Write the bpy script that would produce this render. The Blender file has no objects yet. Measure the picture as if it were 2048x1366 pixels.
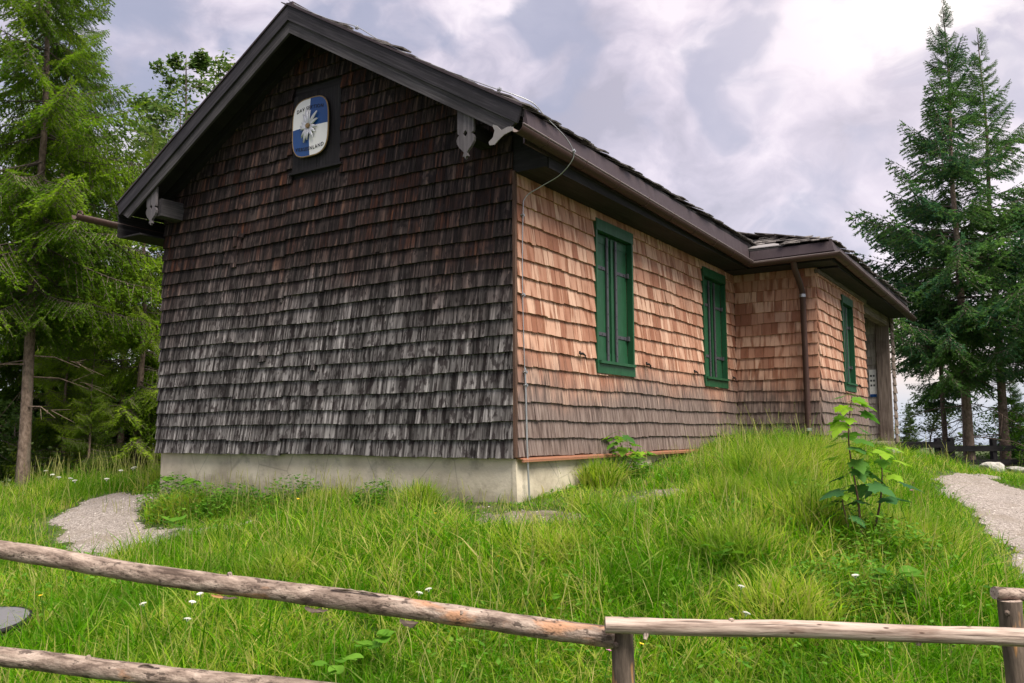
import bpy, math, random
import numpy as np
from mathutils import Vector, Matrix
rng = np.random.default_rng(7)
random.seed(7)
R = math.radians
SC = bpy.context.scene
COL = SC.collection

# ------------------------------------------------------------------ camera, world, sun, exposure
CAM = np.array([4.154, -6.516, 0.197])
YAW, PIT, ROL, FOC = R(-32.656), R(6.041), R(-0.17), 1710.04
FW = np.array([math.sin(YAW)*math.cos(PIT), math.cos(YAW)*math.cos(PIT), math.sin(PIT)])
_r = np.array([math.cos(YAW), -math.sin(YAW), 0.0]); _u = np.cross(_r, FW)
RT = _r*math.cos(ROL) + _u*math.sin(ROL); UP = -_r*math.sin(ROL) + _u*math.cos(ROL)
cd = bpy.data.cameras.new('camera'); cam = bpy.data.objects.new('camera', cd); COL.objects.link(cam)
cd.sensor_width = 36.0; cd.lens = FOC*36.0/2048.0; cd.clip_start = 0.05; cd.clip_end = 20000
M = Matrix.Identity(4)
for i in range(3):
    M[i][0], M[i][1], M[i][2], M[i][3] = RT[i], UP[i], -FW[i], CAM[i]
cam.matrix_world = M
SC.camera = cam

EXPO = 2.42
SUN_EL, SUN_AZ = R(58), R(108)          # azimuth from +y towards +x
SC.view_settings.view_transform = 'Standard'; SC.view_settings.look = 'None'
SC.view_settings.exposure = EXPO; SC.view_settings.gamma = 1.0; SC.view_settings.use_curve_mapping = False
SC.cycles.max_bounces = 8; SC.cycles.diffuse_bounces = 4; SC.cycles.glossy_bounces = 3; SC.cycles.transmission_bounces = 6
SC.cycles.use_denoising = True
SC.cycles.sample_clamp_indirect = 4.0


class G:
    """small node helper"""
    def __init__(s, tree): s.t = tree; s.N = tree.nodes; s.L = tree.links
    def n(s, typ, ins=None, **kw):
        nd = s.N.new(typ)
        for k, v in kw.items(): setattr(nd, k, v)
        for k, v in (ins or {}).items():
            s.set(nd.inputs[k], v)
        return nd
    def set(s, sock, v):
        if hasattr(v, 'is_output') or isinstance(v, bpy.types.NodeSocket): s.L.new(v, sock)
        elif isinstance(v, (tuple, list)) and len(v) == 3 and sock.type == 'RGBA': sock.default_value = (*v, 1)
        else: sock.default_value = v
    def math(s, op, a, b=0.0, c=None, clamp=False):
        ins = {0: a, 1: b}
        if c is not None: ins[2] = c
        return s.n('ShaderNodeMath', ins, operation=op, use_clamp=clamp).outputs[0]
    def vm(s, op, a, b=None):
        nd = s.n('ShaderNodeVectorMath', {0: a} if b is None else {0: a, 1: b}, operation=op)
        return nd.outputs['Value'] if op in ('DOT_PRODUCT', 'LENGTH') else nd.outputs[0]
    def noise(s, vec, scale=1.0, detail=4.0, rough=0.55, dist=0.0, out=0):
        return s.n('ShaderNodeTexNoise', {'Vector': vec, 'Scale': scale, 'Detail': detail, 'Roughness': rough, 'Distortion': dist}).outputs[out]
    def ramp(s, fac, stops, interp='LINEAR'):
        nd = s.n('ShaderNodeValToRGB', {0: fac}); cr = nd.color_ramp; cr.interpolation = interp
        while len(cr.elements) < len(stops): cr.elements.new(0.5)
        for e, (p, c) in zip(cr.elements, stops):
            e.position = p; e.color = (c, c, c, 1) if not isinstance(c, (tuple, list)) else (*c, 1)
        return nd.outputs[0]
    def mix(s, fac, a, b, mode='MIX'):
        nd = s.n('ShaderNodeMix', data_type='RGBA', blend_type=mode)
        s.set(nd.inputs[0], fac); s.set(nd.inputs[6], a); s.set(nd.inputs[7], b)
        return nd.outputs[2]
    def smooth(s, v, a, b):
        return s.n('ShaderNodeMapRange', {0: v, 1: a, 2: b, 3: 0.0, 4: 1.0}, interpolation_type='SMOOTHSTEP').outputs[0]
    def attr(s, name, out='Vector'):
        return s.n('ShaderNodeAttribute', attribute_name=name).outputs[out]
    def pos(s): return s.n('ShaderNodeNewGeometry').outputs['Position']
    def scale(s, v, xyz): return s.n('ShaderNodeMapping', {0: v, 3: xyz}).outputs[0]
    def sep(s, v): return s.n('ShaderNodeSeparateXYZ', {0: v}).outputs
    def comb(s, x, y, z): return s.n('ShaderNodeCombineXYZ', {0: x, 1: y, 2: z}).outputs[0]


def build_world():
    w = bpy.data.worlds.new('World'); SC.world = w; w.use_nodes = True
    t = w.node_tree; t.nodes.clear(); g = G(t)
    d = g.n('ShaderNodeTexCoord').outputs['Generated']
    x, y, z = g.sep(d)
    sky = g.n('ShaderNodeTexSky', sky_type='NISHITA', sun_disc=False, sun_elevation=SUN_EL, sun_rotation=SUN_AZ).outputs[0]
    p = g.scale(d, (1.0, 1.0, 1.35))
    wv = g.vm('SUBTRACT', g.n('ShaderNodeTexNoise', {'Vector': p, 'Scale': 6.0, 'Detail': 3.0}).outputs['Color'], (0.5, 0.5, 0.5))
    wv = g.vm('MULTIPLY', wv, (0.16, 0.16, 0.16)); p = g.vm('ADD', p, wv)
    big = g.noise(p, 3.6, 5, 0.5)
    mid = g.noise(g.vm('ADD', p, (3.1, 7.7, 1.3)), 8.5, 9, 0.58)
    blot = g.noise(g.vm('ADD', p, (9.4, 2.2, 5.5)), 7.0, 6, 0.48)
    f = g.math('ADD', g.math('MULTIPLY', big, 0.48), g.math('MULTIPLY', mid, 0.52))
    col = g.ramp(f, [(0.39, (0.45, 0.41, 0.48)), (0.455, (0.60, 0.535, 0.62)), (0.515, (0.80, 0.70, 0.775)), (0.59, (1.05, 0.93, 0.965))])
    col = g.mix(g.math('MULTIPLY', g.smooth(blot, 0.49, 0.64), 0.85), col, (0.38, 0.385, 0.50))
    # brighter, whiter cloud where the sun stands behind it, pink towards the right hand side
    sd = g.n('ShaderNodeCombineXYZ', {0: -0.085, 1: 0.885, 2: 0.458}).outputs[0]
    dt = g.vm('DOT_PRODUCT', d, sd)
    glow = g.math('POWER', g.math('MAXIMUM', dt, 0.0), 26.0)
    col = g.mix(g.math('MULTIPLY', glow, 0.48), col, (1.0, 0.84, 0.86))
    core = g.math('POWER', g.math('MAXIMUM', dt, 0.0), 260.0)
    core = g.math('MULTIPLY', core, g.smooth(mid, 0.30, 0.52))
    col = g.mix(core, col, (1.6, 1.45, 1.3))
    # low sky: peach glow above a blue bank of distant haze
    az = g.smooth(g.vm('DOT_PRODUCT', d, (-0.05, 1.0, 0.0)), 0.90, 0.985)
    lowpink = g.math('MULTIPLY', g.math('MULTIPLY', g.smooth(z, 0.20, 0.09), az), g.smooth(big, 0.35, 0.6))
    col = g.mix(lowpink, col, (1.02, 0.78, 0.68))
    col = g.mix(g.math('MULTIPLY', g.smooth(z, 0.075, 0.015), 0.85), col, (0.50, 0.60, 0.78))
    k = 10.0/(2**EXPO)
    cl = g.vm('SCALE', col); cl.node.inputs['Scale'].default_value = k
    tot = g.mix(0.93, sky, cl)
    bg = g.n('ShaderNodeBackground', {0: tot, 1: 0.1})
    out = g.n('ShaderNodeOutputWorld'); t.links.new(bg.outputs[0], out.inputs[0])
build_world()

sl = bpy.data.lights.new('sun', 'SUN'); sl.energy = 1.5; sl.angle = R(42); sl.color = (1.0, 0.94, 0.80)
so = bpy.data.objects.new('sun', sl); COL.objects.link(so)
sdv = Vector((math.sin(SUN_AZ)*math.cos(SUN_EL), math.cos(SUN_AZ)*math.cos(SUN_EL), math.sin(SUN_EL)))
so.rotation_euler = sdv.to_track_quat('Z', 'Y').to_euler()

# ------------------------------------------------------------------ object helpers
WL = {}

def tag(o, label=None, cat=None, group=None, kind=None):
    if label: o['label'] = label
    if cat: o['category'] = cat
    if group: o['group'] = group
    if kind: o['kind'] = kind
    return o

def thing(name, loc, label, cat, group=None):
    o = bpy.data.objects.new(name, None); COL.objects.link(o); o.location = loc
    o.empty_display_size = 0.2
    WL[o] = Vector(loc)
    return tag(o, label, cat, group)

def link(name, me, parent=None, origin=(0, 0, 0)):
    o = bpy.data.objects.new(name, me); COL.objects.link(o)
    origin = Vector(origin)
    if parent is not None:
        o.parent = parent; o.location = origin - WL[parent]
    else: o.location = origin
    WL[o] = origin
    return o

def mesh_np(name, V, T, mats, gc=None, rn=None, mi=None, smooth=False):
    """triangle (or quad) soup from numpy arrays"""
    V = np.asarray(V, np.float32); T = np.asarray(T, np.int32); k = T.shape[1]
    me = bpy.data.meshes.new(name)
    me.vertices.add(len(V)); me.vertices.foreach_set('co', V.ravel())
    me.loops.add(T.size); me.loops.foreach_set('vertex_index', T.ravel())
    me.polygons.add(len(T)); me.polygons.foreach_set('loop_start', np.arange(0, T.size, k, dtype=np.int32))
    if mi is not None: me.polygons.foreach_set('material_index', np.asarray(mi, np.int32))
    if smooth: me.polygons.foreach_set('use_smooth', np.ones(len(T), bool))
    if gc is not None:
        a = me.attributes.new('gc', 'FLOAT_VECTOR', 'POINT'); a.data.foreach_set('vector', np.asarray(gc, np.float32).ravel())
    if rn is not None:
        a = me.attributes.new('rn', 'FLOAT', 'POINT'); a.data.foreach_set('value', np.asarray(rn, np.float32))
    for m in mats: me.materials.append(m)
    me.update(calc_edges=True)
    return me


class MB:
    """collects shapes (world coordinates) for one mesh; gc = grain coordinates, rn = a random number per shape"""
    def __init__(s): s.v = []; s.f = []; s.gc = []; s.rn = []; s.mi = []; s.sm = []
    def add(s, V, F, gc=None, rn=None, mi=0, smooth=False):
        b = len(s.v); V = [tuple(map(float, p)) for p in V]; s.v += V
        s.gc += [tuple(map(float, p)) for p in (gc if gc is not None else V)]
        r = random.random() if rn is None else rn
        s.rn += [r]*len(V)
        s.f += [tuple(b+i for i in f) for f in F]; s.mi += [mi]*len(F); s.sm += [smooth]*len(F)
        return s
    def box(s, c, h, ax=None, mi=0, grain=0, rn=None, jit=0.0):
        """c centre, h half sizes, ax three axes; grain: which axis runs along the grain"""
        ax = np.eye(3) if ax is None else np.array([np.array(a, float)/np.linalg.norm(a) for a in ax])
        V = []; gc = []
        o = random.random()*20
        for sx in (-1, 1):
            for sy in (-1, 1):
                for sz in (-1, 1):
                    l = np.array([sx*h[0], sy*h[1], sz*h[2]])
                    if jit: l = l + np.array([random.uniform(-jit, jit) for _ in range(3)])
                    V.append(np.array(c) + l@ax)
                    q = np.roll(l, -grain); gc.append((q[0]+o, q[1]+o, q[2]))
        F = [(0, 1, 3, 2), (4, 6, 7, 5), (0, 4, 5, 1), (2, 3, 7, 6), (0, 2, 6, 4), (1, 5, 7, 3)]
        return s.add(V, F, gc, rn, mi)
    def bb(s, x0, x1, y0, y1, z0, z1, **k):
        return s.box(((x0+x1)/2, (y0+y1)/2, (z0+z1)/2), (abs(x1-x0)/2, abs(y1-y0)/2, abs(z1-z0)/2), **k)
    def tube(s, path, rad, n=8, mi=0, cap=True, capmi=None, wob=0.0, smooth=True, rn=None):
        P = np.array(path, float); rad = np.broadcast_to(np.asarray(rad, float), (len(P),))
        T = np.gradient(P, axis=0); T /= np.linalg.norm(T, axis=1)[:, None]
        ref = min(np.eye(3)[[2, 0, 1]], key=lambda e: round(float(np.abs(T@e).max()), 1))
        V = []; gc = []; L = 0; o = random.random()*30
        for i in range(len(P)):
            if i: L += np.linalg.norm(P[i]-P[i-1])
            a = np.cross(T[i], ref); a /= np.linalg.norm(a); b = np.cross(a, T[i])
            for j in range(n):
                th = 2*math.pi*j/n; rr = rad[i]*(1+(random.uniform(-wob, wob) if wob else 0))
                V.append(P[i]+rr*(math.cos(th)*a+math.sin(th)*b)); gc.append((L+o, rad[i]*math.cos(th), rad[i]*math.sin(th)))
        F = []
        for i in range(len(P)-1):
            for j in range(n):
                F.append((i*n+j, i*n+(j+1) % n, (i+1)*n+(j+1) % n, (i+1)*n+j))
        s.add(V, F, gc, rn, mi, smooth)
        if cap:
            for i, rev in ((0, True), (len(P)-1, False)):
                ring = [V[i*n+j] for j in range(n)]; q = tuple(range(n))
                s.add(ring, [q[::-1] if not rev else q], [gc[i*n+j] for j in range(n)], rn, mi if capmi is None else capmi)
        return s
    def prism(s, pts, d, mi=0, gc=None, rn=None):
        """flat polygon pts (3-D) pushed along vector d"""
        n = len(pts); P = [np.array(p, float) for p in pts]; d = np.array(d, float)
        V = P + [p+d for p in P]
        F = [tuple(range(n))[::-1], tuple(range(n, 2*n))] + [(i, (i+1) % n, n+(i+1) % n, n+i) for i in range(n)]
        return s.add(V, F, None if gc is None else list(gc)*2, rn, mi)
    def sweep(s, path, prof, mi=0, closed=True, smooth=False):
        """profile (out, up) swept along a path with mitred corners; out is to the right of travel"""
        P = np.array(path, float); n = len(P); m = len(prof); V = []; gc = []; L = 0
        dirs = [(P[i+1]-P[i])[:2]/np.linalg.norm((P[i+1]-P[i])[:2]) for i in range(n-1)]
        for i in range(n):
            if i: L += np.linalg.norm(P[i]-P[i-1])
            a = dirs[max(i-1, 0)]; b = dirs[min(i, n-2)]
            na = np.array([a[1], -a[0]]); nb = np.array([b[1], -b[0]]); mm = na+nb; mm = mm/(mm@na)
            for (o, u) in prof:
                V.append((P[i][0]+mm[0]*o, P[i][1]+mm[1]*o, P[i][2]+u)); gc.append((L, o, u))
        F = []
        for i in range(n-1):
            for j in range(m if closed else m-1):
                k = (j+1) % m; F.append((i*m+j, i*m+k, (i+1)*m+k, (i+1)*m+j))
        if closed: F += [tuple(range(m))[::-1], tuple((n-1)*m+j for j in range(m))]
        return s.add(V, F, gc, None, mi, smooth)
    def mesh(s, name, mats, origin=(0, 0, 0)):
        o = np.array(origin, float)
        me = bpy.data.meshes.new(name)
        me.from_pydata([tuple(np.array(p)-o) for p in s.v], [], s.f)
        me.attributes.new('gc', 'FLOAT_VECTOR', 'POINT').data.foreach_set('vector', np.array(s.gc, np.float32).ravel())
        me.attributes.new('rn', 'FLOAT', 'POINT').data.foreach_set('value', np.array(s.rn, np.float32))
        me.polygons.foreach_set('material_index', np.array(s.mi, np.int32))
        me.polygons.foreach_set('use_smooth', np.array(s.sm, bool))
        for m in (mats if isinstance(mats, (list, tuple)) else [mats]): me.materials.append(m)
        me.update()
        return me
    def build(s, name, mats, parent=None, origin=None):
        V = np.array(s.v)
        if origin is None:
            lo, hi = V.min(0), V.max(0); origin = ((lo[0]+hi[0])/2, (lo[1]+hi[1])/2, lo[2])
        return link(name, s.mesh(name, mats, origin), parent, origin)

# ------------------------------------------------------------------ materials
def material(name, fn, rough=0.8, spec=0.3):
    m = bpy.data.materials.new(name); m.use_nodes = True; t = m.node_tree; t.nodes.clear(); g = G(t)
    b = g.n('ShaderNodeBsdfPrincipled', {'Roughness': rough, 'Specular IOR Level': spec})
    o = g.n('ShaderNodeOutputMaterial'); t.links.new(b.outputs[0], o.inputs[0])
    fn(g, b)
    return m

def bump(g, b, h, strength=0.3, dist=0.01):
    g.L.new(g.n('ShaderNodeBump', {'Height': h, 'Strength': strength, 'Distance': dist}).outputs[0], b.inputs['Normal'])

def rnd(g):
    a = g.attr('rn', 'Fac'); o = g.n('ShaderNodeObjectInfo').outputs['Random']
    return g.math('FRACT', g.math('ADD', a, o))

def grain(g, along=3.0, across=60.0, seed=None):
    """stretched noise along the first grain coordinate"""
    v = g.scale(g.attr('gc'), (along, across, across))
    if seed is not None: v = g.vm('ADD', v, g.comb(g.math('MULTIPLY', seed, 37.0), g.math('MULTIPLY', seed, 91.0), 0.0))
    return v

def wood_mat(name, dark, mid, light, along=2.0, across=45.0, rough=0.8, bmp=0.35, blotch=0.5):
    def f(g, b):
        s = rnd(g); v = grain(g, along, across, s)
        n1 = g.noise(v, 1.0, 5, 0.6); n2 = g.noise(g.pos(), 3.0, 4, 0.6)
        c = g.ramp(n1, [(0.28, dark), (0.5, mid), (0.72, light)])
        c = g.mix(g.math('MULTIPLY', g.smooth(n2, 0.48, 0.7), blotch), c, dark)
        hv = g.n('ShaderNodeHueSaturation', {'Color': c, 'Value': g.math('ADD', 0.78, g.math('MULTIPLY', s, 0.44))}).outputs[0]
        g.set(b.inputs['Base Color'], hv); bump(g, b, n1, bmp, 0.006)
    return material(name, f, rough)

def paint_mat(name, col, rough=0.5, var=0.25, metal=0.0):
    def f(g, b):
        n = g.noise(g.pos(), 9.0, 5, 0.6); n2 = g.noise(g.scale(g.pos(), (40, 40, 4)), 1.0, 3, 0.5)
        c = g.mix(g.math('MULTIPLY', n, var*2), col, tuple(q*0.55 for q in col))
        c = g.mix(g.math('MULTIPLY', g.smooth(n2, 0.55, 0.75), var), c, tuple(min(1, q*1.7+0.02) for q in col))
        g.set(b.inputs['Base Color'], c); b.inputs['Metallic'].default_value = metal
        g.set(b.inputs['Roughness'], g.math('ADD', rough-0.1, g.math('MULTIPLY', n, 0.25)))
        bump(g, b, n2, 0.08, 0.003)
    return material(name, f, rough)

def shingle_old(g, b):
    s = rnd(g); P = g.pos(); x, y, z = g.sep(P)
    lf = g.noise(P, 0.55, 3, 0.5); mf = g.noise(P, 1.7, 4, 0.55)
    st = g.noise(grain(g, 1.3, 30.0, s), 1.0, 5, 0.6)
    st2 = g.noise(grain(g, 6.0, 22.0, s), 1.0, 4, 0.6)
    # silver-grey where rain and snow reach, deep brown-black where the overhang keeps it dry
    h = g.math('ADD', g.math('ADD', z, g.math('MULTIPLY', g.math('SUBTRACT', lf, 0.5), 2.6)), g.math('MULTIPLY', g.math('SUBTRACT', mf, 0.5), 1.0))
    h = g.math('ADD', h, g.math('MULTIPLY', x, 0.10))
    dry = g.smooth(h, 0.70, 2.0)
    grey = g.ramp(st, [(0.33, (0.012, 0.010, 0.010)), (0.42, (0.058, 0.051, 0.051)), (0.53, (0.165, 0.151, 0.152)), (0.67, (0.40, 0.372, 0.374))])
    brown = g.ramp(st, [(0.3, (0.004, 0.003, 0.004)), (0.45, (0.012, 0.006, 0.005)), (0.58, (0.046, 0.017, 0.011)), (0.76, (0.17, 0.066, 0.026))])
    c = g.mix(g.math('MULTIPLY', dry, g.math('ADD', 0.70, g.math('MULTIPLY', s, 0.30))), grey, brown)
    # black mildew in patches of its own
    c = g.mix(g.math('MULTIPLY', g.smooth(st2, 0.50, 0.60), 0.85), c, (0.020, 0.014, 0.015))
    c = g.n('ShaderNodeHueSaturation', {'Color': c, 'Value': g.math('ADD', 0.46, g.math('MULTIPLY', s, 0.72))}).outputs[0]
    g.set(b.inputs['Base Color'], c); g.set(b.inputs['Roughness'], 0.85); b.inputs['Specular IOR Level'].default_value = 0.15; bump(g, b, st, 0.6, 0.006)

def shingle_new(g, b):
    s = rnd(g); P = g.pos(); x, y, z = g.sep(P)
    st = g.noise(grain(g, 3.0, 38.0, s), 1.0, 5, 0.6); st2 = g.noise(grain(g, 2.0, 16.0, s), 1.0, 3, 0.5)
    lf = g.noise(P, 0.9, 4, 0.55)
    base = g.ramp(s, [(0.0, (0.23, 0.092, 0.056)), (0.2, (0.37, 0.185, 0.125)), (0.5, (0.45, 0.255, 0.182)), (0.8, (0.55, 0.355, 0.265)), (1.0, (0.26, 0.115, 0.074))])
    c = g.mix(g.smooth(st2, 0.47, 0.66), base, (0.225, 0.092, 0.052))
    c = g.mix(g.math('MULTIPLY', g.smooth(st, 0.56, 0.74), 0.55), c, (0.52, 0.345, 0.25))
    c = g.mix(g.math('MULTIPLY', g.smooth(st, 0.45, 0.30), 0.6), c, (0.13, 0.055, 0.034))
    # splash-water greying on the lowest courses, ragged upper limit
    h = g.math('ADD', g.math('SUBTRACT', z, g.math('MULTIPLY', y, 0.01)), g.math('MULTIPLY', g.math('SUBTRACT', lf, 0.5), 0.9))
    h = g.math('ADD', h, g.math('MULTIPLY', g.math('SUBTRACT', st, 0.5), 0.9))
    wet = g.math('MULTIPLY', g.smooth(h, 1.05, 0.42), 0.94)
    grey = g.ramp(st, [(0.32, (0.040, 0.028, 0.026)), (0.48, (0.115, 0.085, 0.078)), (0.7, (0.235, 0.19, 0.178))])
    c = g.mix(wet, c, grey)
    g.set(b.inputs['Base Color'], c); g.set(b.inputs['Roughness'], 0.72); bump(g, b, st, 0.4, 0.004)

def roof_shake(g, b):
    s = rnd(g); st = g.noise(grain(g, 3.0, 40.0, s), 1.0, 5, 0.6)
    c = g.ramp(st, [(0.3, (0.05, 0.042, 0.042)), (0.5, (0.13, 0.115, 0.112)), (0.72, (0.30, 0.27, 0.25))])
    c = g.n('ShaderNodeHueSaturation', {'Color': c, 'Value': g.math('ADD', 0.6, g.math('MULTIPLY', s, 0.8))}).outputs[0]
    g.set(b.inputs['Base Color'], c); bump(g, b, st, 0.5, 0.005)

def plaster(g, b):
    P = g.pos(); n = g.noise(P, 2.2, 6, 0.6); n2 = g.noise(P, 30.0, 4, 0.6); n3 = g.noise(g.vm('ADD', P, (4.0, 2.0, 7.0)), 5.0, 5, 0.65)
    c = g.ramp(n, [(0.3, (0.35, 0.30, 0.235)), (0.5, (0.51, 0.445, 0.35)), (0.7, (0.62, 0.55, 0.445))])
    c = g.mix(g.math('MULTIPLY', g.smooth(n3, 0.52, 0.72), 0.55), c, (0.21, 0.19, 0.165))
    zz = g.math('ADD', g.sep(P)[2], g.math('MULTIPLY', g.math('SUBTRACT', n3, 0.5), 0.5))
    c = g.mix(g.math('MULTIPLY', g.smooth(zz, -0.24, -0.46), 0.6), c, (0.15, 0.125, 0.085))
    cr = g.n('ShaderNodeTexVoronoi', {'Vector': P, 'Scale': 1.3}, feature='DISTANCE_TO_EDGE').outputs['Distance']
    c = g.mix(g.math('MULTIPLY', g.smooth(cr, 0.012, 0.0), 0.35), c, (0.12, 0.11, 0.10))
    g.set(b.inputs['Base Color'], c); bump(g, b, g.math('ADD', n2, g.math('MULTIPLY', n3, 2.0)), 0.35, 0.012)

def bark_rail(g, b):
    v = g.attr('gc'); n = g.noise(g.scale(v, (9, 28, 28)), 1.0, 6, 0.62, 0.3); big = g.noise(g.scale(v, (3.2, 9, 9)), 1.0, 4, 0.55, 0.5)
    fl = g.noise(g.scale(v, (20, 34, 34)), 1.0, 6, 0.65); fine = g.noise(g.scale(v, (60, 60, 60)), 1.0, 3, 0.6)
    c = g.ramp(n, [(0.34, (0.075, 0.050, 0.040)), (0.48, (0.22, 0.162, 0.135)), (0.66, (0.40, 0.315, 0.27))])
    c = g.mix(g.math('MULTIPLY', g.smooth(big, 0.585, 0.68), 0.85), c, g.mix(fl, (0.48, 0.26, 0.15), (0.27, 0.125, 0.07)))
    ck = g.noise(g.scale(v, (4, 70, 70)), 1.0, 4, 0.6); c = g.mix(g.math('MULTIPLY', g.smooth(ck, 0.60, 0.66), 0.7), c, (0.06, 0.04, 0.032))
    c = g.mix(g.math('MULTIPLY', g.smooth(fl, 0.55, 0.62), 0.85), c, (0.050, 0.034, 0.028))
    c = g.mix(g.math('MULTIPLY', g.smooth(big, 0.44, 0.32), 0.5), c, (0.085, 0.058, 0.048))
    g.set(b.inputs['Base Color'], c); bump(g, b, g.math('ADD', g.math('MULTIPLY', fl, 1.2), g.math('ADD', n, g.math('MULTIPLY', fine, 0.4))), 0.7, 0.012)

def bare_rail(g, b):
    v = g.attr('gc'); n = g.noise(g.scale(v, (5, 60, 60)), 1.0, 5, 0.6, 0.2); big = g.noise(g.scale(v, (4, 12, 12)), 1.0, 4, 0.55, 0.4)
    kn = g.n('ShaderNodeTexVoronoi', {'Vector': g.scale(v, (9, 26, 26)), 'Scale': 1.0}).outputs['Distance']
    c = g.ramp(n, [(0.30, (0.13, 0.088, 0.070)), (0.5, (0.34, 0.26, 0.222)), (0.72, (0.50, 0.405, 0.355))])
    c = g.mix(g.math('MULTIPLY', g.smooth(big, 0.54, 0.68), 0.75), c, (0.16, 0.095, 0.07))
    c = g.mix(g.smooth(kn, 0.13, 0.06), c, (0.07, 0.04, 0.03))
    ck = g.noise(g.scale(v, (3, 110, 110)), 1.0, 3, 0.5); c = g.mix(g.math('MULTIPLY', g.smooth(ck, 0.60, 0.66), 0.8), c, (0.075, 0.05, 0.04))
    g.set(b.inputs['Base Color'], c); bump(g, b, g.math('ADD', n, big), 0.45, 0.008)

def post_bark(g, b):
    v = g.attr('gc'); n = g.noise(g.scale(v, (6, 40, 40)), 1.0, 6, 0.62, 0.2); big = g.noise(g.scale(v, (4, 20, 20)), 1.0, 3, 0.5)
    c = g.ramp(n, [(0.3, (0.05, 0.036, 0.028)), (0.52, (0.115, 0.085, 0.068)), (0.72, (0.20, 0.15, 0.12))])
    c = g.mix(g.smooth(big, 0.62, 0.68), c, (0.38, 0.20, 0.09))
    g.set(b.inputs['Base Color'], c); bump(g, b, n, 0.7, 0.01)

def trunk_bark(g, b):
    v = g.attr('gc'); n = g.noise(g.scale(v, (14, 22, 22)), 1.0, 6, 0.65, 0.3); big = g.noise(g.scale(v, (2, 8, 8)), 1.0, 3, 0.5)
    c = g.ramp(n, [(0.3, (0.055, 0.038, 0.030)), (0.5, (0.15, 0.105, 0.082)), (0.72, (0.27, 0.20, 0.165))])
    c = g.mix(g.math('MULTIPLY', g.smooth(big, 0.55, 0.7), 0.5), c, (0.12, 0.11, 0.085))
    g.set(b.inputs['Base Color'], c); bump(g, b, n, 0.8, 0.02)

def leafy(name, cols, transl=0.45, patch=None, rough=0.55):
    """foliage: diffuse + translucent; colour by the random number of the leaf and by its place along gc.x"""
    m = bpy.data.materials.new(name); m.use_nodes = True; t = m.node_tree; t.nodes.clear(); g = G(t)
    s = rnd(g)
    c = g.ramp(s, [(i/(len(cols)-1), q) for i, q in enumerate(cols)])
    if patch:
        pn = g.noise(g.pos(), patch[0], 4, 0.55); c = g.mix(g.smooth(pn, 0.42, 0.64), c, g.mix(0.65, c, patch[1]))
    d = g.n('ShaderNodeBsdfPrincipled', {'Base Color': c, 'Roughness': rough, 'Specular IOR Level': 0.10})
    tr = g.n('ShaderNodeBsdfTranslucent', {'Color': g.mix(0.5, c, g.vm('MULTIPLY', c, (1.25, 1.35, 0.5)))})
    mx = g.n('ShaderNodeMixShader', {0: transl, 1: d.outputs[0], 2: tr.outputs[0]})
    o = g.n('ShaderNodeOutputMaterial'); t.links.new(mx.outputs[0], o.inputs[0])
    return m

MT = {}
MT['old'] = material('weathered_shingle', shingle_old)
MT['new'] = material('larch_shingle', shingle_new)
MT['shake'] = material('roof_shake', roof_shake)
MT['plaster'] = material('plaster', plaster)
MT['rail'] = material('bark_rail', bark_rail)
MT['bare'] = material('bare_rail', bare_rail)
MT['post'] = material('post_bark', post_bark)
MT['trunk'] = material('trunk_bark', trunk_bark)
MT['dark'] = wood_mat('dark_board', (0.006, 0.005, 0.006), (0.014, 0.012, 0.014), (0.032, 0.028, 0.031))
MT['fascia'] = wood_mat('barge_board', (0.012, 0.011, 0.015), (0.028, 0.025, 0.032), (0.060, 0.054, 0.064))
MT['greyb'] = wood_mat('grey_board', (0.022, 0.020, 0.023), (0.052, 0.047, 0.052), (0.105, 0.096, 0.102))
MT['pend'] = wood_mat('pendant_board', (0.065, 0.058, 0.066), (0.125, 0.113, 0.124), (0.20, 0.183, 0.193))
MT['brown'] = wood_mat('porch_board', (0.06, 0.042, 0.034), (0.15, 0.115, 0.10), (0.27, 0.215, 0.19))
MT['corner'] = wood_mat('corner_board', (0.04, 0.022, 0.016), (0.10, 0.055, 0.04), (0.18, 0.10, 0.07))
MT['sheet'] = paint_mat('brown_sheet', (0.066, 0.048, 0.054), 0.5, 0.3, 0.3)
MT['rim'] = paint_mat('gutter_rim_highlight', (0.17, 0.135, 0.14), 0.45, 0.2)  # paler than the gutter body: the rim's highlight is put into the colour
MT['gutter'] = paint_mat('gutter_metal', (0.062, 0.032, 0.029), 0.48, 0.3, 0.0)
MT['copper'] = paint_mat('copper_strip', (0.52, 0.24, 0.15), 0.45, 0.3, 0.6)
MT['zinc'] = paint_mat('zinc', (0.42, 0.43, 0.45), 0.4, 0.3, 0.8)
MT['tin'] = paint_mat('pale_tin', (0.25, 0.23, 0.235), 0.6, 0.2, 0.1)
MT['green'] = paint_mat('green_paint', (0.014, 0.078, 0.033), 0.45, 0.42)
MT['green2'] = paint_mat('green_shutter_paint', (0.017, 0.084, 0.038), 0.48, 0.42)
MT['iron'] = paint_mat('iron', (0.085, 0.085, 0.10), 0.5, 0.3, 0.3)
MT['black'] = paint_mat('black_iron', (0.018, 0.017, 0.018), 0.5, 0.3, 0.3)
MT['white'] = paint_mat('white_enamel', (0.80, 0.79, 0.80), 0.3, 0.06)
MT['blue'] = paint_mat('blue_enamel', (0.008, 0.062, 0.235), 0.3, 0.06)
MT['ink'] = paint_mat('black_ink', (0.02, 0.02, 0.024), 0.6, 0.0)
MT['silver'] = paint_mat('silver', (0.62, 0.63, 0.66), 0.38, 0.12, 0.45)
MT['brass'] = paint_mat('old_brass', (0.30, 0.20, 0.10), 0.5, 0.3, 0.3)
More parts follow.
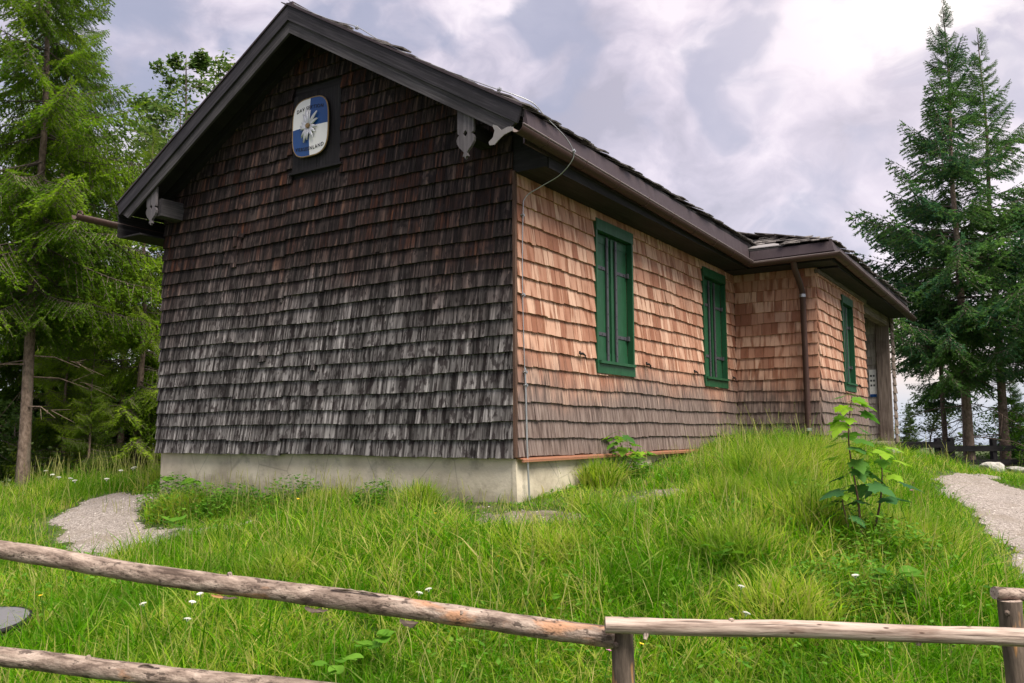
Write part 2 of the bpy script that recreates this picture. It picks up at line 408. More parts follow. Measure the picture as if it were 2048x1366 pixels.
MT['stone'] = material('stone', lambda g, b: (g.set(b.inputs['Base Color'], g.ramp(g.noise(g.pos(), 7.0, 6, 0.6), [(0.3, (0.22, 0.205, 0.19)), (0.55, (0.42, 0.40, 0.375)), (0.7, (0.55, 0.53, 0.50))])), bump(g, b, g.noise(g.pos(), 14.0, 5, 0.6), 0.6, 0.03)))
MT['lid'] = paint_mat('grey_plastic', (0.15, 0.145, 0.16), 0.55, 0.15)
MT['grass'] = leafy('grass_blade', [(0.030, 0.125, 0.002), (0.090, 0.255, 0.003), (0.170, 0.385, 0.006), (0.255, 0.480, 0.012), (0.36, 0.45, 0.045), (0.50, 0.43, 0.17)], 0.52, (1.1, (0.060, 0.200, 0.003)))
MT['straw'] = leafy('seed_head', [(0.10, 0.22, 0.01), (0.24, 0.28, 0.06), (0.32, 0.30, 0.12)], 0.3)
MT['weed'] = leafy('weed_leaf', [(0.045, 0.130, 0.012), (0.085, 0.21, 0.02), (0.14, 0.28, 0.03)], 0.35)
MT['maple'] = leafy('maple_leaf', [(0.055, 0.150, 0.030), (0.11, 0.25, 0.025), (0.20, 0.36, 0.025), (0.25, 0.41, 0.03)], 0.45)
MT['mapled'] = leafy('maple_leaf_dark', [(0.030, 0.095, 0.035), (0.055, 0.150, 0.042)], 0.35)
MT['spruceL'] = leafy('spruce_needles_light', [(0.075, 0.155, 0.012), (0.165, 0.285, 0.017), (0.24, 0.355, 0.022), (0.33, 0.43, 0.045)], 0.5, (0.9, (0.045, 0.105, 0.014)))
MT['spruceM'] = leafy('spruce_needles_mid', [(0.035, 0.085, 0.010), (0.09, 0.175, 0.014), (0.15, 0.245, 0.022)], 0.42, (0.9, (0.022, 0.06, 0.018)))
MT['spruceD'] = leafy('spruce_needles_dark', [(0.032, 0.090, 0.056), (0.070, 0.165, 0.080), (0.125, 0.24, 0.070)], 0.46, (0.7, (0.10, 0.20, 0.035)))
MT['leaf'] = leafy('broad_leaf', [(0.055, 0.110, 0.026), (0.105, 0.175, 0.045), (0.18, 0.235, 0.085)], 0.40)
MT['twig'] = wood_mat('twig', (0.05, 0.038, 0.032), (0.12, 0.092, 0.078), (0.20, 0.16, 0.14))
MT['petal'] = paint_mat('white_petal', (0.82, 0.81, 0.74), 0.7, 0.05)
MT['yellow'] = paint_mat('yellow_petal', (0.75, 0.50, 0.03), 0.7, 0.05)
MT['pink'] = paint_mat('pink_petal', (0.50, 0.18, 0.33), 0.7, 0.05)

# ------------------------------------------------------------------ terrain
CP = np.array([(-5.15,0,-.56),(-2.6,0,-.50),(0,0,-.45),(0,1.7,-.31),(0,3.0,-.19),(0,4.7,-.04),(.4,6.1,-.03),(1.3,6.1,-.04),(1.3,9.5,-.12),(1.4,12.6,-.25),
(-5.78,-.82,-.75),(-5.86,-.28,-.67),(-4.94,-.4,-.64),(-3.5,-1.73,-.94),(-2.7,-.9,-.70),
(2.6,6.9,-.49),(3.07,7.2,-.49),(3.7,5.83,-.59),(3.83,1.3,-.91),(3.53,3.24,-.77),(5.5,4,-.7),(6,0,-1.0),
(-9.25,.53,-.70),(-9,5,-.8),(-12,-2,-1.3),(-7,-5,-1.5),(-2.5,-5,-1.25),
(2.71,-3.52,-1.36),(3.92,-2.27,-1.22),(.67,-4.75,-1.38),(4.15,-6.5,-1.42),(7,-3,-1.4),(0,-9,-1.7),(8,-8,-1.6),
(.6,-1.75,-.80),(1.94,-1.48,-.88),(1.74,2.18,-.43),(2.93,-.03,-.69),
(3.2,8.5,-.52),(2.7,10,-.53),(2.2,12.2,-.54),(2.2,14.6,-.52),(2.3,16.3,-.58),(2.6,17.2,-.63),(1.5,19.3,-.5),(5,14,-.7),(0,16,-.5),(8,8,-.9),(-6,9,-.7),(-5.2,4,-.6)], float)

def _U(r): return np.where(r > 1e-9, r*r*np.log(np.maximum(r, 1e-9)), 0)
_n = len(CP)
_K = _U(np.hypot(CP[:, None, 0]-CP[None, :, 0], CP[:, None, 1]-CP[None, :, 1])) + .08*np.eye(_n)
_P = np.c_[np.ones(_n), CP[:, :2]]
_w = np.linalg.solve(np.block([[_K, _P], [_P.T, np.zeros((3, 3))]]), np.r_[CP[:, 2], 0, 0, 0])

def vnoise(x, y, s, seed=0):
    """smooth value noise, about -1..1"""
    x = np.asarray(x, float)/s; y = np.asarray(y, float)/s
    xi = np.floor(x).astype(np.int64); yi = np.floor(y).astype(np.int64); fx = x-xi; fy = y-yi
    fx = fx*fx*(3-2*fx); fy = fy*fy*(3-2*fy)
    def h(a, b):
        v = np.sin(a*127.1 + b*311.7 + seed*74.7)*43758.5453
        return (v-np.floor(v))*2-1
    return (h(xi, yi)*(1-fx)+h(xi+1, yi)*fx)*(1-fy) + (h(xi, yi+1)*(1-fx)+h(xi+1, yi+1)*fx)*fy

def ground_z(x, y):
    x = np.asarray(x, float); y = np.asarray(y, float)
    cx = np.clip(x, -13, 9); cy = np.clip(y, -9, 20)
    r = np.hypot(cx[..., None]-CP[:, 0], cy[..., None]-CP[:, 1])
    z = _U(r)@_w[:_n] + _w[_n] + _w[_n+1]*cx + _w[_n+2]*cy
    out = np.hypot(np.maximum(np.abs(x+2)-11, 0), np.maximum(np.abs(y-5.5)-14.5, 0))
    z = z - np.where(out > 4, 0.28*(out-4), 0)
    z = np.maximum(z, -170.0)
    return z + 0.02*vnoise(x, y, .7, 1) + 0.012*vnoise(x, y, .27, 2)

def inside(px, py, poly):
    poly = np.array(poly); c = np.zeros(np.shape(px), bool)
    x0, y0 = poly[:, 0], poly[:, 1]; x1, y1 = np.roll(x0, -1), np.roll(y0, -1)
    for a, b, c1, d in zip(x0, y0, x1, y1):
        cond = ((b > py) != (d > py)) & (px < (c1-a)*(py-b)/(d-b+1e-12)+a)
        c ^= cond
    return c

def ribbon_dist(px, py, line):
    """distance to a polyline whose points carry a half width; negative = inside"""
    best = np.full(np.shape(px), 1e9)
    for (x0, y0, w0), (x1, y1, w1) in zip(line[:-1], line[1:]):
        dx, dy = x1-x0, y1-y0; t = np.clip(((px-x0)*dx+(py-y0)*dy)/(dx*dx+dy*dy), 0, 1)
        best = np.minimum(best, np.hypot(px-x0-t*dx, py-y0-t*dy)-(w0+(w1-w0)*t))
    return best
PATH_A = [(-6.5, .35, .16), (-6.0, -.1, .34), (-5.35, -.55, .50), (-4.5, -1.1, .44), (-3.6, -1.40, .34), (-3.0, -1.15, .15), (-2.5, -.85, .06)]
PATH_B = [(3.2, 9.0, .1), (2.85, 7.3, .30), (3.55, 5.6, .85), (4.2, 4.1, .95), (4.62, 2.4, .98), (4.9, .6, 1.0), (5.6, -2.0, 1.0)]
BARE = [(-.3, -.2, .14), (.1, -.45, .20), (.62, -.25, .06), (.9, .35, .18), (.92, 1.3, .18)]
def on_path(x, y):
    n = 0.14*vnoise(x, y, .45, 5)+0.08*vnoise(x, y, .16, 6)
    return np.minimum(ribbon_dist(x, y, PATH_A), ribbon_dist(x, y, PATH_B)) + n
def on_bare(x, y): return ribbon_dist(x, y, BARE) + 0.20*vnoise(x, y, .33, 8) + 0.12*vnoise(x, y, .13, 9) + .03

def axis(lo, hi, step, far):
    a = list(np.arange(lo, hi+1e-6, step)); s = step; v = hi
    while v < far: s *= 1.35; v += s; a.append(v)
    s = step; v = lo
    while v > -far: s *= 1.35; v -= s; a.insert(0, v)
    return np.array(a)

def build_ground():
    xs = axis(-13, 8, .15, 9000); ys = axis(-7, 19, .15, 9000)
    X, Y = np.meshgrid(xs, ys); Z = ground_z(X, Y)
    nx, ny = len(xs), len(ys); V = np.c_[X.ravel(), Y.ravel(), Z.ravel()]
    i = (np.arange(ny-1)[:, None]*nx+np.arange(nx-1)[None, :]).ravel()
    Q = np.c_[i, i+1, i+nx+1, i+nx]
    def f(g, b):
        P = g.pos(); n = g.noise(P, 3.0, 6, 0.6); n2 = g.noise(P, 0.6, 4, 0.5); n3 = g.noise(P, 60.0, 3, 0.6)
        c = g.ramp(n, [(0.3, (0.030, 0.040, 0.012)), (0.5, (0.050, 0.075, 0.018)), (0.7, (0.085, 0.110, 0.032))])
        c = g.mix(g.math('MULTIPLY', g.smooth(n2, 0.5, 0.7), 0.5), c, (0.075, 0.060, 0.035))
        g.set(b.inputs['Base Color'], c); bump(g, b, g.math('ADD', n, g.math('MULTIPLY', n3, 0.3)), 0.8, 0.05)
    m = material('meadow_soil', f, 0.95)
    o = link('ground', mesh_np('ground', V, Q, [m], smooth=True)); tag(o, kind='structure')

def gravel_mat(g, b):
    P = g.pos(); vo = g.n('ShaderNodeTexVoronoi', {'Vector': P, 'Scale': 70.0}); n = g.noise(P, 2.5, 5, 0.6); n2 = g.noise(P, 160.0, 2, 0.5)
    c = g.ramp(g.sep(vo.outputs['Color'])[0], [(0.0, (0.17, 0.142, 0.130)), (0.5, (0.29, 0.248, 0.230)), (1.0, (0.44, 0.385, 0.36))])
    c = g.mix(g.math('MULTIPLY', g.smooth(n, 0.45, 0.7), 0.6), c, (0.21, 0.17, 0.135))
    g.set(b.inputs['Base Color'], c); bump(g, b, g.math('SUBTRACT', 1.0, vo.outputs['Distance']), 0.8, 0.02)
MT['gravel'] = material('gravel', gravel_mat, 0.95)
MT['pebble'] = material('pebble', lambda g, b: g.set(b.inputs['Base Color'], g.ramp(rnd(g), [(0.0, (0.13, 0.108, 0.10)), (0.4, (0.26, 0.222, 0.205)), (0.75, (0.39, 0.345, 0.32)), (1.0, (0.58, 0.535, 0.50))])), 0.9)

def soil(g, b):
    P = g.pos(); n = g.noise(P, 6.0, 6, 0.65); n2 = g.noise(P, 55.0, 4, 0.65)
    c = g.ramp(n, [(0.3, (0.10, 0.078, 0.055)), (0.5, (0.185, 0.150, 0.118)), (0.7, (0.28, 0.24, 0.205))])
    c = g.mix(g.math('MULTIPLY', g.smooth(n2, 0.5, 0.65), 0.6), c, (0.09, 0.075, 0.05))
    g.set(b.inputs['Base Color'], c); bump(g, b, g.math('ADD', n, n2), 0.9, 0.03)
MT['soil'] = material('bare_soil', soil, 0.95)
def patch_sheet(name, fn, box, step, lift, mat='gravel'):
    xs = np.arange(box[0], box[1], step); ys = np.arange(box[2], box[3], step)
    X, Y = np.meshgrid(xs, ys); d = fn(X, Y); nx = len(xs)
    V = np.c_[X.ravel(), Y.ravel(), (ground_z(X, Y)+np.where(d < 0, lift, -0.02)).ravel()]
    k = d < 0.06
    ok = k[:-1, :-1] | k[1:, :-1] | k[:-1, 1:] | k[1:, 1:]
    i = (np.arange(len(ys)-1)[:, None]*nx+np.arange(nx-1)[None, :])[ok]
    Q = np.c_[i, i+1, i+nx+1, i+nx]; u, inv = np.unique(Q, return_inverse=True)
    o = link(name, mesh_np(name, V[u], inv.reshape(Q.shape), [MT[mat]], smooth=True)); tag(o, kind='structure')

def pebbles(name, fn, box, count, smin, smax):
    base = np.array([(1, 0, 0), (-1, 0, 0), (0, 1, 0), (0, -1, 0), (0, 0, .8), (0, 0, -.6)], float)
    T = np.array([(0, 2, 4), (2, 1, 4), (1, 3, 4), (3, 0, 4), (2, 0, 5), (1, 2, 5), (3, 1, 5), (0, 3, 5)])
    x = rng.uniform(box[0], box[1], count*6); y = rng.uniform(box[2], box[3], count*6)
    d = fn(x, y); k = np.where((d < 0.03) & (rng.random(len(d)) < np.clip(.6-d*1.5, .1, 1)))[0][:count]
    x, y = x[k], y[k]; n = len(k); z = ground_z(x, y)+0.01
    s = smin+(smax-smin)*rng.random(n)**3; a = rng.uniform(0, 6.28, n)
    J = base[None]*(1+rng.uniform(-.35, .35, (n, 6, 3)))*s[:, None, None]*np.array([1, .8, .6])
    ca, sa = np.cos(a)[:, None], np.sin(a)[:, None]
    V = np.stack([J[..., 0]*ca-J[..., 1]*sa+x[:, None], J[..., 0]*sa+J[..., 1]*ca+y[:, None], J[..., 2]+z[:, None]], -1).reshape(-1, 3)
    TT = (T[None]+6*np.arange(n)[:, None, None]).reshape(-1, 3)
    o = link(name, mesh_np(name, V, TT, [MT['pebble']], rn=np.repeat(rng.random(n), 6))); tag(o, kind='stuff')

build_ground()
patch_sheet('gravel_path', lambda x, y: ribbon_dist(x, y, PATH_A)+0.14*vnoise(x, y, .45, 5)+0.08*vnoise(x, y, .16, 6), (-9, -1.8, -3, 2.6), .06, .014)
patch_sheet('gravel_path', lambda x, y: ribbon_dist(x, y, PATH_B)+0.14*vnoise(x, y, .45, 5)+0.08*vnoise(x, y, .16, 6), (1.8, 7, -3, 9.5), .07, .014)
patch_sheet('bare_ground', on_bare, (-1, 1.8, -1.4, 2.3), .05, .012, 'soil')
pebbles('gravel', on_path, (-9, -1.8, -3, 2.6), 5000, .005, .022)
pebbles('gravel', on_path, (1.8, 7, -3, 9.5), 6000, .006, .024)
pebbles('gravel', on_bare, (-1, 1.8, -1.4, 2.3), 1100, .004, .018)

# ------------------------------------------------------------------ the hut
W, Y1, E, Y2, YP = 5.152, 6.266, 1.233, 9.746, 12.6
RX, RZ, SL = -2.576, 4.745, 0.597               # ridge, roof slope
EX, YF = 0.38, -0.42                            # eave, front overhang
def roof_z(x): return RZ - SL*abs(x-RX)
hut = thing('mountain_hut', (0, 0, 0), 'shingled mountain hut, dark weathered gable and newer tan side wall with green shutters', 'hut')
WINS = [(1.568, 2.509, .819, 2.494, 0.0, 0), (4.830, 5.775, .819, 2.494, 0.0, 0), (7.812, 8.639, .836, 2.387, E, 0)]

# --- walls (backing), with openings for the windows
gable = MB().prism([(-W, 0, 0), (0, 0, 0), (0, 0, 2.62), (RX, 0, roof_z(RX)-.1), (-W, 0, 2.62)], (0, .14, 0)).build('gable_wall', MT['dark'], hut, (0, 0, 0))
def wall_with_holes(name, x, y0, y1, ztop, wins):
    m = MB(); y = y0
    for (a, b, zb, zt, _, _) in wins:
        m.bb(x-.14, x, y, a+.03, 0, ztop, grain=1); m.bb(x-.14, x, a+.03, b-.03, 0, zb+.05, grain=1)
        m.bb(x-.14, x, a+.03, b-.03, zt-.05, ztop, grain=1); y = b-.03
    m.bb(x-.14, x, y, y1, 0, ztop, grain=1)
    return m.build(name, MT['corner'], hut, (x, y0, 0))
side = wall_with_holes('side_wall', 0.0, .142, Y1+.1, 2.6, WINS[:2])
bayf = MB().bb(.002, E-.14, Y1, Y1+.14, 0, 2.58).build('bay_front_wall', MT['corner'], hut, (0, Y1, 0))
bays = wall_with_holes('bay_side_wall', E, Y1, Y2, 2.58, WINS[2:])
porch = MB().bb(0, .975, YP, YP+.12, -.05, 2.75).build('porch_wall', MT['brown'], hut, (0, YP, 0))
MB().bb(.002, E-.142, Y2-.14, Y2, 0, 2.58).build('porch_inner_wall', MT['brown'], hut, (0, Y2, 0))
MB().bb(-.14, -.002, Y1+.105, 12.9, -.1, 2.9).bb(-W, -W+.14, .142, 12.9, 0, 2.6).bb(-W+.142, -.142, 12.76, 12.9, 0, 2.9).build('rear_wall', MT['dark'], hut, (-2.6, 12.9, 0))

# --- shingles
def shingle_mesh(seed, thick=.021):
    r = np.random.default_rng(seed); m = MB()
    zb = np.array([r.uniform(-.014, .014) for _ in range(3)]); cup = r.uniform(-.002, .003)
    V = []; gc = []
    for zi, (z, t) in enumerate(((0, thick), (.5, thick*.72), (1, thick*.35))):
        for xi, x in enumerate((-.5, 0, .5)):
            zz = z+(zb[xi] if zi == 0 else 0); V.append((x*(1 if zi == 0 else .985), t+(cup if xi == 1 else 0), zz)); gc.append((zz*.22+seed, x*.1+seed*3, 0))
    for z, t in ((0, 0), (1, 0)):
        for xi, x in enumerate((-.5, .5)):
            zz = z+(zb[xi*2] if z == 0 else 0); V.append((x, t, zz)); gc.append((zz*.22+seed, x*.1+seed*3, .01))
    F = [(0, 1, 4, 3), (1, 2, 5, 4), (3, 4, 7, 6), (4, 5, 8, 7), (9, 10, 2, 1), (9, 1, 0), (9, 0, 3), (9, 3, 6, 11), (10, 8, 5), (10, 5, 2), (10, 12, 8), (11, 6, 7, 8, 12)]
    return m.add(V, F, gc, seed*.1371 % 1)
SHM = [shingle_mesh(i) for i in range(12)]

class Wall:
    """collects shingle placements on a plane: o origin, ax along the course, ny outward"""
    def __init__(s, part, mat, o, ax, ny): s.part, s.mat = part, mat; s.o = np.array(o, float); s.ax = np.array(ax, float); s.ny = np.array(ny, float); s.L = []
    def course(s, z, expo, segs, wmin=.06, wmax=.15, length=None, lift=.006, zfun=None, tilt=.021):
        length = length or expo*1.32
        for (a, b) in segs:
            x = a
            while x < b-1e-4:
                w = random.uniform(wmin, wmax)
                if random.random() < .15: w *= .65
                if b-x-w < wmin*.7: w = b-x
                zc = z+random.gauss(0, .0018)+(zfun(x+w/2, z) if zfun else 0)
                if random.random() < .03: zc += random.uniform(-.014, .008)
                rot = random.gauss(0, .003)
                s.L.append((x+w/2, zc, w-random.uniform(.001, .004), length, tilt+random.uniform(-.0015, .002)+(random.uniform(.004, .014) if random.random() < .03 else 0), rot, random.randrange(12)))
                x += w
        return s
    def mats(s):
        for (x, z, w, l, tilt, rot, k) in s.L:
            th = tilt/l
            up = np.array([0, 0, 1.0])*math.cos(th) - s.ny*math.sin(th)
            ny = s.ny*math.cos(th)+np.array([0, 0, 1.0])*math.sin(th)
            a = s.ax*math.cos(rot)+up*math.sin(rot); u = up*math.cos(rot)-s.ax*math.sin(rot)
            p = s.o+s.ax*x+np.array([0, 0, z])+s.ny*(tilt+.002)
            yield p, a*w, ny, u*l, k

def subtract(segs, a, b):
    out = []
    for s, e in segs:
        if b <= s or a >= e: out.append((s, e)); continue
        if a-s > .02: out.append((s, a))
        if e-b > .02: out.append((b, e))
    return out

walls = []
# gable: three fields with slightly different coursing, as if repaired at two vertical seams
XA, XB = -3.78, -2.98
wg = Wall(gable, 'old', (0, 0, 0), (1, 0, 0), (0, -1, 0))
ZG = .157
for k in range(0, 31):
    z = -.035+k*ZG
    segs = []
    zt = z+ZG*.9
    if zt < 2.75: xl, xr = -W-.012, .006
    else:
        d = (roof_z(RX)-.08-zt)/SL
        if d < .1: break
        xl, xr = max(-W-.012, RX-d), min(.006, RX+d)
    for i, (a, b) in enumerate(((xl, XA), (XA, XB), (XB, xr))):
        a, b = max(a, xl), min(b, xr)
        if b-a < .05: continue
        dz = (0, -.012*math.sin(k*1.9)-.008, .008*math.sin(k*1.3))[i] if k < 24 else 0
        sg = [(a, b)]
        if z+ZG*1.3 > 3.07 and z < 3.93: sg = subtract(sg, -2.905, -2.18)
        wg.course(z+dz, ZG, sg, .08, .20, zfun=lambda x, z: .008*math.sin(x*1.7+z*2.1)+.003*math.sin(x*5.1+z*7))
for (x, z, w, l, t, ro, k) in ((-3.80, 2.34, .06, .30, .032, .16, 1), (-3.74, 2.30, .05, .27, .038, -.08, 4), (-3.83, 2.10, .09, .24, .030, .04, 6), (-3.72, 2.44, .10, .14, .034, -.3, 2), (-3.02, 1.62, .035, .22, .024, .02, 5),
                               (-1.62, 2.02, .05, .2, .030, -.03, 7), (-3.3, .98, .11, .22, .032, .02, 3), (-2.5, .85, .05, .2, .035, .05, 8), (-3.9, 1.24, .04, .2, .03, -.04, 9)):
    wg.L.append((x, z, w, l, t, ro, k))
walls.append(wg)
def plain_wall(part, mat, o, ax, ny, x0, x1, zmax, expo, wins=(), flip=False, wmin=.075, wmax=.17, z0=-.03):
    w = Wall(part, mat, o, ax, ny); k = 0
    while True:
        z = z0+k*expo
        if z > zmax: break
        segs = [(x0, x1)]; L = expo*1.32; cut = []
        for (a, b, zb, zt) in wins:
            if z+L > zb+.10 and z < zt-.1:
                if z < zb+.02:      # course under the sill: shortened shingles
                    cut.append((a+.02, b-.02, zb+.08-z))
                segs = subtract(segs, a+.02, b-.02)
        zf = lambda x, z: .006*math.sin(x*2.3+z*3.1)+.004*math.sin(x*6.3+z*9)
        w.course(z, expo, segs, wmin, wmax, L, zfun=zf, tilt=.016)
        for a, b, l in cut: w.course(z, expo, [(a, b)], wmin, wmax, max(l, .05), zfun=zf)
        k += 1
    return w
walls.append(plain_wall(side, 'new', (0, 0, 0), (0, 1, 0), (1, 0, 0), .012, Y1-.02, 2.56, .166, [q[:4] for q in WINS[:2]]))
walls.append(plain_wall(bayf, 'new', (0, Y1, 0), (1, 0, 0), (0, -1, 0), .03, E+.008, 2.5, .166))
walls.append(plain_wall(bays, 'new', (E, 0, 0), (0, 1, 0), (1, 0, 0), Y1-.012, Y2, 2.5, .166, [q[:4] for q in WINS[2:]]))
walls.append(plain_wall(porch, 'greysh', (0, YP, 0), (1, 0, 0), (0, -1, 0), 0.0, .98, 2.6, .16, wmin=.1, wmax=.2))
MT['greysh'] = wood_mat('porch_shingle', (0.20, 0.17, 0.155), (0.38, 0.335, 0.31), (0.52, 0.47, 0.44))
wp = plain_wall(porch, 'brown', (E, 0, 0), (0, 1, 0), (1, 0, 0), YP+.01, 12.95, 2.5, .166); walls.append(wp)

def place_shingles():
    sel = []
    for wi, w in enumerate(walls):
        for (p, a, n, u, k) in w.mats():
            c = p+u*.35; d = CAM-c; D = np.linalg.norm(d)
            pz = (c-CAM)@FW; sx = ((c-CAM)@RT)/pz*FOC; sy = ((c-CAM)@UP)/pz*FOC
            area = np.linalg.norm(a)*np.linalg.norm(u)*max(0, n@d/D)/D**2
            if wi in (4, 5) or abs(sx) > 1010 or c[2] > 2.5: area *= .2
            sel.append((area, wi, p, a, n, u, k))
    order = sorted(range(len(sel)), key=lambda i: -sel[i][0]); single = set(order[:300])
    rest = [MB() for _ in walls]; data = {}
    for i, (ar, wi, p, a, n, u, k) in enumerate(sel):
        w = walls[wi]; src = SHM[k]
        if i in single:
            key = (k, w.mat)
            if key not in data:
                data[key] = src.mesh('shingle', MT[w.mat])
            o = bpy.data.objects.new('shingle', data[key]); COL.objects.link(o); o.parent = w.part
            mm = Matrix.Identity(4); q = p-np.array(WL[w.part])
            for r_ in range(3): mm[r_][0], mm[r_][1], mm[r_][2], mm[r_][3] = a[r_], n[r_], u[r_], q[r_]
            o.matrix_local = mm
        else:
            V = np.array(src.v); P = p+V[:, :1]*a+V[:, 1:2]*n+V[:, 2:3]*u
            off = rng.uniform(0, 30)
            rest[wi].add(P, src.f, [(g_[0]+off, g_[1]+off*2, g_[2]) for g_ in src.gc], random.random())
    for w, m in zip(walls, rest):
        if m.v: tag(m.build('shingle_cladding', MT[w.mat], w.part), kind='stuff')
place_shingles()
MB().bb(.004, .030, -.028, .008, -.03, 2.6, grain=2).build('corner_board', MT['corner'], hut)

# --- plinth, copper drip strip
MB().bb(-W+.02, -.035, .03, .3, -1.3, -.032).bb(-.3, -.03, .302, Y1+.2, -1.2, -.032).bb(-.032, E-.03, Y1+.04, Y1+.3, -.9, -.032).bb(E-.3, E-.03, Y1+.302, Y2, -.9, -.032).prism([(-.035, .02, -1.3), (.055, .02, -1.3), (.0, .02, -.045), (-.035, .02, -.045)], (0, 3.0, 0)).build('plinth', MT['plaster'], hut)
MB().prism([(-.02, .03, -.022), (.075, .03, -.046), (.077, .03, -.056), (-.02, .03, -.036)], (0, 4.9, 0)).prism([(.06, .03, -.058), (.078, .03, -.058), (.078, .03, -.074), (.06, .03, -.074)], (0, 4.9, 0)).build('drip_strip', MT['copper'], hut)

# --- roof decks
deck = MB()
def slab(m, pts, t): m.prism(pts, (0, 0, -t))
slab(deck, [(RX, YF, RZ), (RX, 13.0, RZ), (EX, 13.0, roof_z(EX)), (EX, YF, roof_z(EX))], .07)
slab(deck, [(RX-.001, 13.0, RZ), (RX-.001, YF, RZ), (2*RX-EX, YF, roof_z(EX)), (2*RX-EX, 13.0, roof_z(EX))], .07)
HZ, HM = 2.84, .35
H0 = (1.57, 5.80, HZ); HT = 2.15; H1 = (1.57-HT, 5.80+HT, HZ+HM*HT)
slab(deck, [H1, (H1[0], 12.9, H1[2]), (1.57, 12.9, HZ), H0], .05)
slab(deck, [H1, H0, (EX-.02, 5.80, HZ), (EX-.02, 6.31, HZ+HM*.51)], .05)
roof = deck.build('roof', MT['dark'], hut)
shakes = MB()
def shake_rows(m, o, along, up, nrm, n_al, rows, expo, length, wmin, wmax, lim=None):
    o, along, up, nrm = [np.array(q, float) for q in (o, along, up, nrm)]
    for r_ in range(rows):
        x = 0.0
        while x < n_al:
            w = random.uniform(wmin, wmax); t = random.uniform(.008, .016); l = length*random.uniform(.9, 1.1)
            b = r_*expo + random.uniform(-.035, .02) - (random.uniform(.01, .05) if r_ == 0 else 0)
            if lim and not lim(x+w/2, b+l*.3): x += w; continue
            lift = .028+random.uniform(0, .018)+(random.uniform(.01, .035) if random.random() < .12 else 0)
            c = o+along*(x+w/2)
            p0 = c+up*b+nrm*lift; p1 = c+up*(b+l)+nrm*.006; d = (p1-p0)/np.linalg.norm(p1-p0)
            n2 = np.cross(along, d); n2 = n2 if n2@nrm > 0 else -n2
            m.box((p0+p1)/2+n2*t/2, (w/2-.002, l/2, t/2), (along, d, n2), grain=1)
            x += w
SN = np.array([SL, 0, 1])/math.hypot(SL, 1); SU = np.array([-1, 0, SL])/math.hypot(SL, 1)
shake_rows(shakes, (EX, YF-.02, roof_z(EX)), (0, 1, 0), SU, SN, 13.3, 16, .205, .5, .08, .17)
for side_ in (1,):
    hn = np.array([HM, 0, 1])/math.hypot(HM, 1); hu = np.array([-1, 0, HM])/math.hypot(HM, 1)
    shake_rows(shakes, (1.57, 5.80, HZ), (0, 1, 0), hu, hn, 7.05, 11, .2, .42, .09, .18, lambda x, b: x > b*.9)
    fn = np.array([0, -HM, 1])/math.hypot(HM, 1); fu = np.array([0, 1, HM])/math.hypot(HM, 1)
    shake_rows(shakes, (.30, 5.80, HZ), (1, 0, 0), fu, fn, 1.26, 11, .19, .40, .08, .16, lambda x, b: x < 1.28-b*.92 and not (x < .55 and b < .35))
tag(shakes.build('shingle_covering', MT['shake'], roof), kind='stuff')
MB().tube([np.array(H0)+(0, 0, .015), np.array(H1)+(0, 0, .045)], .028, 6).build('hip_cap', MT['sheet'], roof)
MB().prism([(.36, 5.86, HZ+.035), (.90, 5.84, HZ+.032), (.62, 6.22, HZ+.165), (.36, 6.36, HZ+.215)], (0, 0, .012)).build('valley_sheet', MT['tin'], roof)
MB().bb(RX-.06, RX+.06, YF-.02, 13, RZ-.01, RZ+.045, grain=1).build('ridge_cap', MT['sheet'], roof)

# --- barge boards on the gable, two deep, and the metal drip edge over them
for sgn in (1, -1):
    def q(x, dz): return (RX+sgn*(x-RX), None, roof_z(x)+dz)
    def board(name, dz0, dz1, y0, y1, xe0, xe1, mat):
        pts = [q(RX, dz0), q(xe0, dz0), q(xe1, dz1), q(RX, dz1)]
        m = MB(); P = [(p[0], y0, p[2]) for p in pts]
        gc = [(a-RX, p[2]-roof_z(a), random.random()*0) for a, p in zip((RX, xe0, xe1, RX), pts)]
        m.prism(P, (0, y1-y0, 0), gc=[(g_[0]+sgn*7, g_[1], g_[2]) for g_ in gc]); return m.build(name, mat, hut)
    board('barge_board', .012, -.150, YF-.030, YF-.003, EX-.01, EX-.06, MT['fascia'])
    board('barge_board', -.143, -.285, YF-.004, YF+.026, EX-.08, EX-.20, MT['greyb'])
    board('drip_edge', .036, .014, YF-.045, YF+.03, EX+.01, EX+.0, MT['sheet'])
    board('soffit_board', -.075, -.095, YF+.03, -.005, EX-.05, EX-.06, MT['dark'])
    board('rafter', -.10, -.22, -.10, -.03, EX-.12, EX-.2, MT['dark'])
    board('rafter', -.10, -.19, YF+.03, YF+.08, EX-.12, EX-.2, MT['greyb'])

